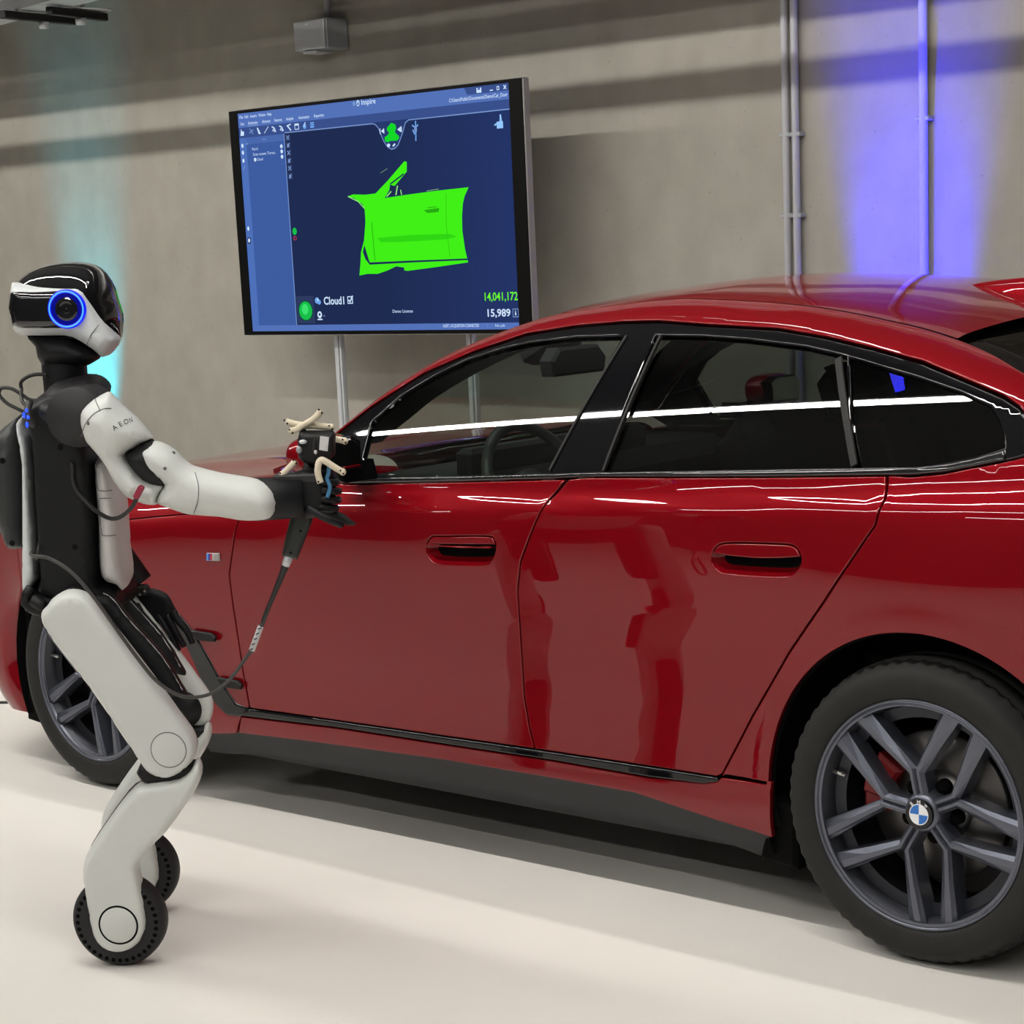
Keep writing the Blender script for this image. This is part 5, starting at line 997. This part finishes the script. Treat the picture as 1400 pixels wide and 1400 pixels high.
# legs: the near one at b=-.19, the far one the same at +.19
TH=[(a,z) for a,z in rb('thigh')];SH=rb('shin')
def leg(b,s,da=0.):
    """s: side of the outer face (-1 towards the camera); da: how far the leg stands back"""
    sh_=lambda P:[(a+da,z) for a,z in P]
    df,db=(.050,.022) if s<0 else (.022,.050)
    th=pillow('thigh',[(a+da*.80,z) for a,z in TH],b,df,db,.016,ROBW,res=.013)
    MB().lathe([(.0390,-.0004),(.0400,-.0012),(.0410,0)],rp(.1700+da+.0096*s,b,.5150)+RT*s*.0503,RL*(-s),40).obj('knee_ring',SEAM,th,True)
    MB().lathe([(0,.0015),(.037,.0015),(.0392,0)],rp(.1700+da+.0096*s,b,.5150)+RT*s*.0503,RL*s,40).obj('knee_cap',ROBW,th,True)
    cp=sh_(rb('thigh_core'))
    core=pillow('thigh_core',cp,b-s*.060,.034,.034,.008,ROBK,res=.014)
    MB().tube([rp(a+.0005,b-s*.060+.034*(-1 if s<0 else 1)*0-.020,z) for a,z in smoothc(cp[1:6],4)],.0012,6).obj('core_edge',ROBW2,core,True)
    MB().lathe([(0,-.035),(.045,-.035),(.045,.035),(0,.035)],rp(.1700+da,b,.5150),RL,28).obj('knee_joint',ROBK,rob,True)
    sh=pillow('shin',sh_(SH),b,.050,.050,.016,ROBW,res=.012)
    inn=sh_([(a-.010,z-.003) for a,z in [(-.0474,.2752),(-.0082,.329),(.0355,.3828),(.0677,.4165),(.10,.428),(.085,.40),(.04,.34),(0,.285),(-.035,.24),(-.062,.235)]])
    if s<0: pillow('shin_inner_shell',inn,b-s*.045,.03,.03,.010,ROBK,res=.012)
    kn=sh_([(.100,.462),(.12,.447),(.15,.436),(.19,.446),(.215,.470),(.205,.452),(.17,.430),(.13,.428),(.09,.432),(.085,.445)])
    pillow('knee_gap',[(.085,.470),(.215,.475),(.205,.445),(.17,.425),(.12,.425),(.085,.432)] if da==0 else sh_([(.085,.470),(.215,.475),(.205,.445),(.17,.425),(.12,.425),(.085,.432)]),b-s*.01,.034,.034,.01,ROBK)
    # wheel: solid black tyre with a ring of holes
    c=rp(.0105+da,b,.1083); wh=MB().lathe([(.045,-.028),(.070,-.031),(.094,-.031),(.102,-.026),(.1075,-.016),(.1083,0),(.1075,.016),(.102,.026),(.094,.031),(.070,.031),(.045,.028)],c,RL,72,close=True).obj('wheel',ROBWH,rob,True,org=c)
    hm=MB().lathe([(0,-.0313),(.0050,-.0313),(.0056,-.0300)],np.zeros(3),RL,10); h0=None
    for k in range(36):
        t=2*math.pi*k/36; off=RA*.0915*math.cos(t)+np.array([0,0,.0915*math.sin(t)])
        if h0 is None: h0=mob('tyre_hole',np.array(hm.V)+c,hm.F,DARK,wh,org=c); q=h0
        else: q=h0.copy();COL.objects.link(q);q.parent=wh
        q.location=off
    MB().lathe([(.0415,-.0002),(.0440,-.0016),(.0465,0)],rp(.0195+da+.0096*s,b,.1080)+RT*s*.0503,RL*(-s),48).obj('hub_ring',INK,sh,True)
    MB().lathe([(0,.003),(.040,.003),(.0425,.0)],rp(.0195+da+.0096*s,b,.1080)+RT*s*.0503,RL*s,48).obj('hub_cover',ROBW,sh,True)
    MB().lathe([(0,-.045),(.03,-.045),(.03,.045),(0,.045)],rp(.0105+da,b,.1083),RL,20).obj('axle',ROBK,rob,True)
leg(-.19,-1); leg(.19,1,-.075)
# far arm hanging behind the torso, black hand with fingers pointing down
MB().tube([rp(a,b,z) for a,b,z in((-.07,.16,1.25),(-.08,.19,1.12),(-.08,.20,1.0))],[.045,.045,.040],16).obj('upper_arm',ROBW,rob,True)
MB().tube([rp(a,b,z) for a,b,z in((-.080,.20,1.02),(-.056,.205,.91),(.006,.20,.822))],[.038,.036,.030],16).obj('forearm',ROBK,rob,True)
lh=pillow('hand',rb('palm'),.2,.018,.016,.014,ROBK)
F4=rb('fing')
for k in range(4):
    p=F4[3*k:3*k+3]; b=.195-.004*k; st=(p[0][0]-.012,p[0][1]+.022)
    finger([rp(*[st[0],b,st[1]]),rp(p[0][0],b-.006,p[0][1]),rp(p[1][0],b-.008,p[1][1]),rp(p[2][0],b-.002,p[2][1])],.0092,lh)
T5=rb('fing2')
for i in range(4): MB().box(rp((T5[i][0]+T5[i+1][0])/2,.178,(T5[i][1]+T5[i+1][1])/2),(.013,.010,.0085),RA*.5-np.array([0,0,.86]),RL,RA*.86+np.array([0,0,.5]),bev=.003).obj('thumb_segment',ROBG if i%2 else ROBK,lh)
MB().box(rp(.005,.19,.806),(.020,.018,.012),RA,RL,(0,0,1),bev=.004).obj('wrist_link',ROBG,rob)
for a,z in((.022,.806),(.010,.798)): ell('wrist_pin',rp(a,.170,z),(.003,)*3,STEEL,rob,n=6,k=8)
# ---------------------------------------------------------------- handheld scanner in the robot's hand
SB=-.20
sc=empty('handheld_scanner',tuple(rp(.54,SB,1.10)),'black handheld 3D scanner with ivory antler-like marker arms, held by the robot','scanner')
def spill(name,pts,b,df,db,R,m,sm_=1,label=None): return pillow(name,pts,b,df,db,R,m,sc,0,.010,sm_,label)
bod=spill('scanner_body',[(.5062,1.2069),(.5791,1.2042),(.5839,1.1956),(.5806,1.1549),(.5536,1.1265),(.5106,1.137),(.4988,1.1487),(.5002,1.1892)],SB,.04,.05,.012,PLAST)
MB().prism([(.566,1.197),(.585,1.194),(.580,1.164),(.562,1.168)],rp(-.008,SB,0),RA,(0,0,1),-RL,.0385,.0415).obj('paper_label',LABELW,bod,label='small white label')
MB().prism([(.551,1.192),(.556,1.191),(.550,1.160),(.545,1.161)],rp(-.008,SB,0),RA,(0,0,1),-RL,.0385,.0415).obj('grey_stripe',ROBG,bod)
ell('silver_sticker',rp(.520,SB-.040,1.186),(.009,.009,.005),ALUL,bod,n=8,k=12); ell('round_button',rp(.510,SB-.038,1.169),(.007,.007,.008),BOXG,bod,n=8,k=12); ell('small_sticker',rp(.546,SB-.040,1.163),(.004,.004,.005),LABELW,bod,n=6,k=10)
def arm_(pts,r=.0072):
    P=smoothc(pts,5); o=MB().tube(P,r,10); o.obj('marker_arm',IVORY,sc,True)
    for e_,n_ in((0,1),(-1,-2)):
        if e_==-1: ell('marker_tip',P[e_],(r*1.08,)*3,IVORY,sc,n=8,k=10)
        for dz in(.003,-.003): ell('marker_dot',P[e_]+np.array([0,0,dz*1.2])-RL*(r*.92)-RA*dz,(.0022,)*3,INK,sc,n=6,k=8)
arm_([rp(.4778,SB+.0,1.227),rp(.500,SB,1.2205),rp(.5161,SB,1.2178),rp(.545,SB,1.2155),rp(.5751,SB,1.2115)])
arm_([rp(.5569,SB-.01,1.2476),rp(.540,SB-.01,1.231),rp(.5161,SB-.01,1.2185),rp(.502,SB-.01,1.2105),rp(.4902,SB-.01,1.2074)])
arm_([rp(.578,SB,1.187),rp(.592,SB,1.184),rp(.6025,SB,1.1811)]); arm_([rp(.4985,SB-.03,1.144),rp(.485,SB-.035,1.131),rp(.4702,SB-.04,1.1181)])
arm_([rp(.5565,SB-.060,1.0989),rp(.5515,SB-.058,1.122),rp(.5545,SB-.056,1.141),rp(.5605,SB-.054,1.1475),rp(.570,SB-.054,1.1435),rp(.587,SB-.052,1.131),rp(.6035,SB-.050,1.1201)])
MB().tube([rp(.515,SB-.005,1.21),rp(.516,SB-.005,1.19)],.006,8).obj('marker_post',PLAST,sc,True)
nb=spill('grip_neck',[(.512,1.135),(.565,1.130),(.575,1.10),(.570,1.05),(.540,1.025),(.505,1.03),(.500,1.08)],SB+.02,.022,.022,.012,PLAST)
spill('handle',[(.484,1.0472),(.5224,1.0428),(.521,1.011),(.500,.966),(.4815,.9272),(.4475,.9368),(.458,.975),(.4711,1.016)],SB,.020,.020,.016,mat('handle_rubber',(.020,.024,.021),.55))
for q in((.497,.992),(.472,.945)): MB().lathe([(0,-.0205),(.003,-.0205),(.0035,-.018)],rp(q[0],SB,q[1]),RL,8).obj('handle_screw',INK,sc)
MB().prism([(.50,1.045),(.535,1.047),(.590,1.022),(.615,1.000),(.598,.999),(.560,1.018),(.515,1.028)],RO_,RA,(0,0,1),-RL,-SB-.01,-SB+.012,bev=.003).obj('guard_plate',PLAST,sc)
MB().tube([rp(a,SB-.045,z) for a,z in smoothc([(.574,1.136),(.572,1.118),(.568,1.106),(.573,1.088),(.566,1.066)],4)],.0045,8).obj('wrist_strap',BLUES,sc,True,label='blue strap')
# ---- data cable from scanner to backpack
CB=rb('conn')
dc=empty('data_cable',tuple(rp(.20,-.26,.65)),'thin dark cable looping from the scanner handle down past the robot thigh','cable')
def bof(a): return -.20 if a>.33 else (-.20-.075*min(1,(.33-a)/.12) if a>.0 else -.275)
pth=[rp(a,-.20+(-.085)*min(1,max(0,(.36-a)/.16)),z) for a,z in CB]
pth[-1]=rp(CB[-1][0],-.16,CB[-1][1]);pth[-2]=rp(CB[-2][0],-.20,CB[-2][1])
Pc=smoothc(pth,8)
MB().tube(Pc[16:],.0042,8).obj('cable',CABLEG,dc,True)
MB().tube([rp(.4655,SB,.938),rp(.4655-.0085,SB,.921),rp(.4540,SB,.914)],[.011,.0095,.0085],12).obj('plug',ALUL,dc,True,label='pale plug')
MB().tube([rp(a,SB,z) for a,z in smoothc([(.4540,.914),(.449,.903),(.436,.876),(.423,.850),(.3935,.790)],4)],np.linspace(.0085,.0045,17),10).obj('strain_relief',CABLEK,dc,True)
i0=[k for k,p in enumerate(Pc)]; 
MB().tube([rp(a,SB-.002-.0*(a),z) for a,z in((.3900,.7818),(.379,.757),(.3656,.7282))],.0068,10).obj('cable_tag',LABELW,dc,True,label='white wrap label')
for k in range(5): q=(.3885-.0055*k,.778-.0115*k); MB().box(rp(q[0],SB-.0085,q[1]),(.0045,.0006,.0012),RA*.8+np.array([0,0,.3]),RL,(0,0,1)).obj('tag_print',INK,dc)
MB().tube([rp(-.120,-.13,.975),rp(-.118,-.150,.955),rp(-.122,-.15,.935)],.003,6).obj('cable_tie',CABLEK,dc,True)
# ---- loose cables on the floor at the left
fc_=empty('floor_cable',(-4.165,-.33,0),'thin black cable lying on the white floor beside the front bumper','cable')
MB().tube(smoothc([(-4.9,-.80,.004),(-4.5,-.56,.004),(-4.184,-.345,.004),(-4.0,-.20,.004),(-3.7,.1,.004)],6),.006,6).obj('cable',CABLEK,fc_,True)
rc=empty('red_cable',(-8.0,2.33,0),'thin red cable on the floor along the foot of the wall','cable')
MB().tube(smoothc([(-9.4,2.31,.006),(-8.0,2.335,.006),(-7.2,2.30,.006),(-6.4,2.34,.006)],5),.007,6).obj('cable',mat('red_cable_sheath',(.35,.05,.03),.5),rc,True)
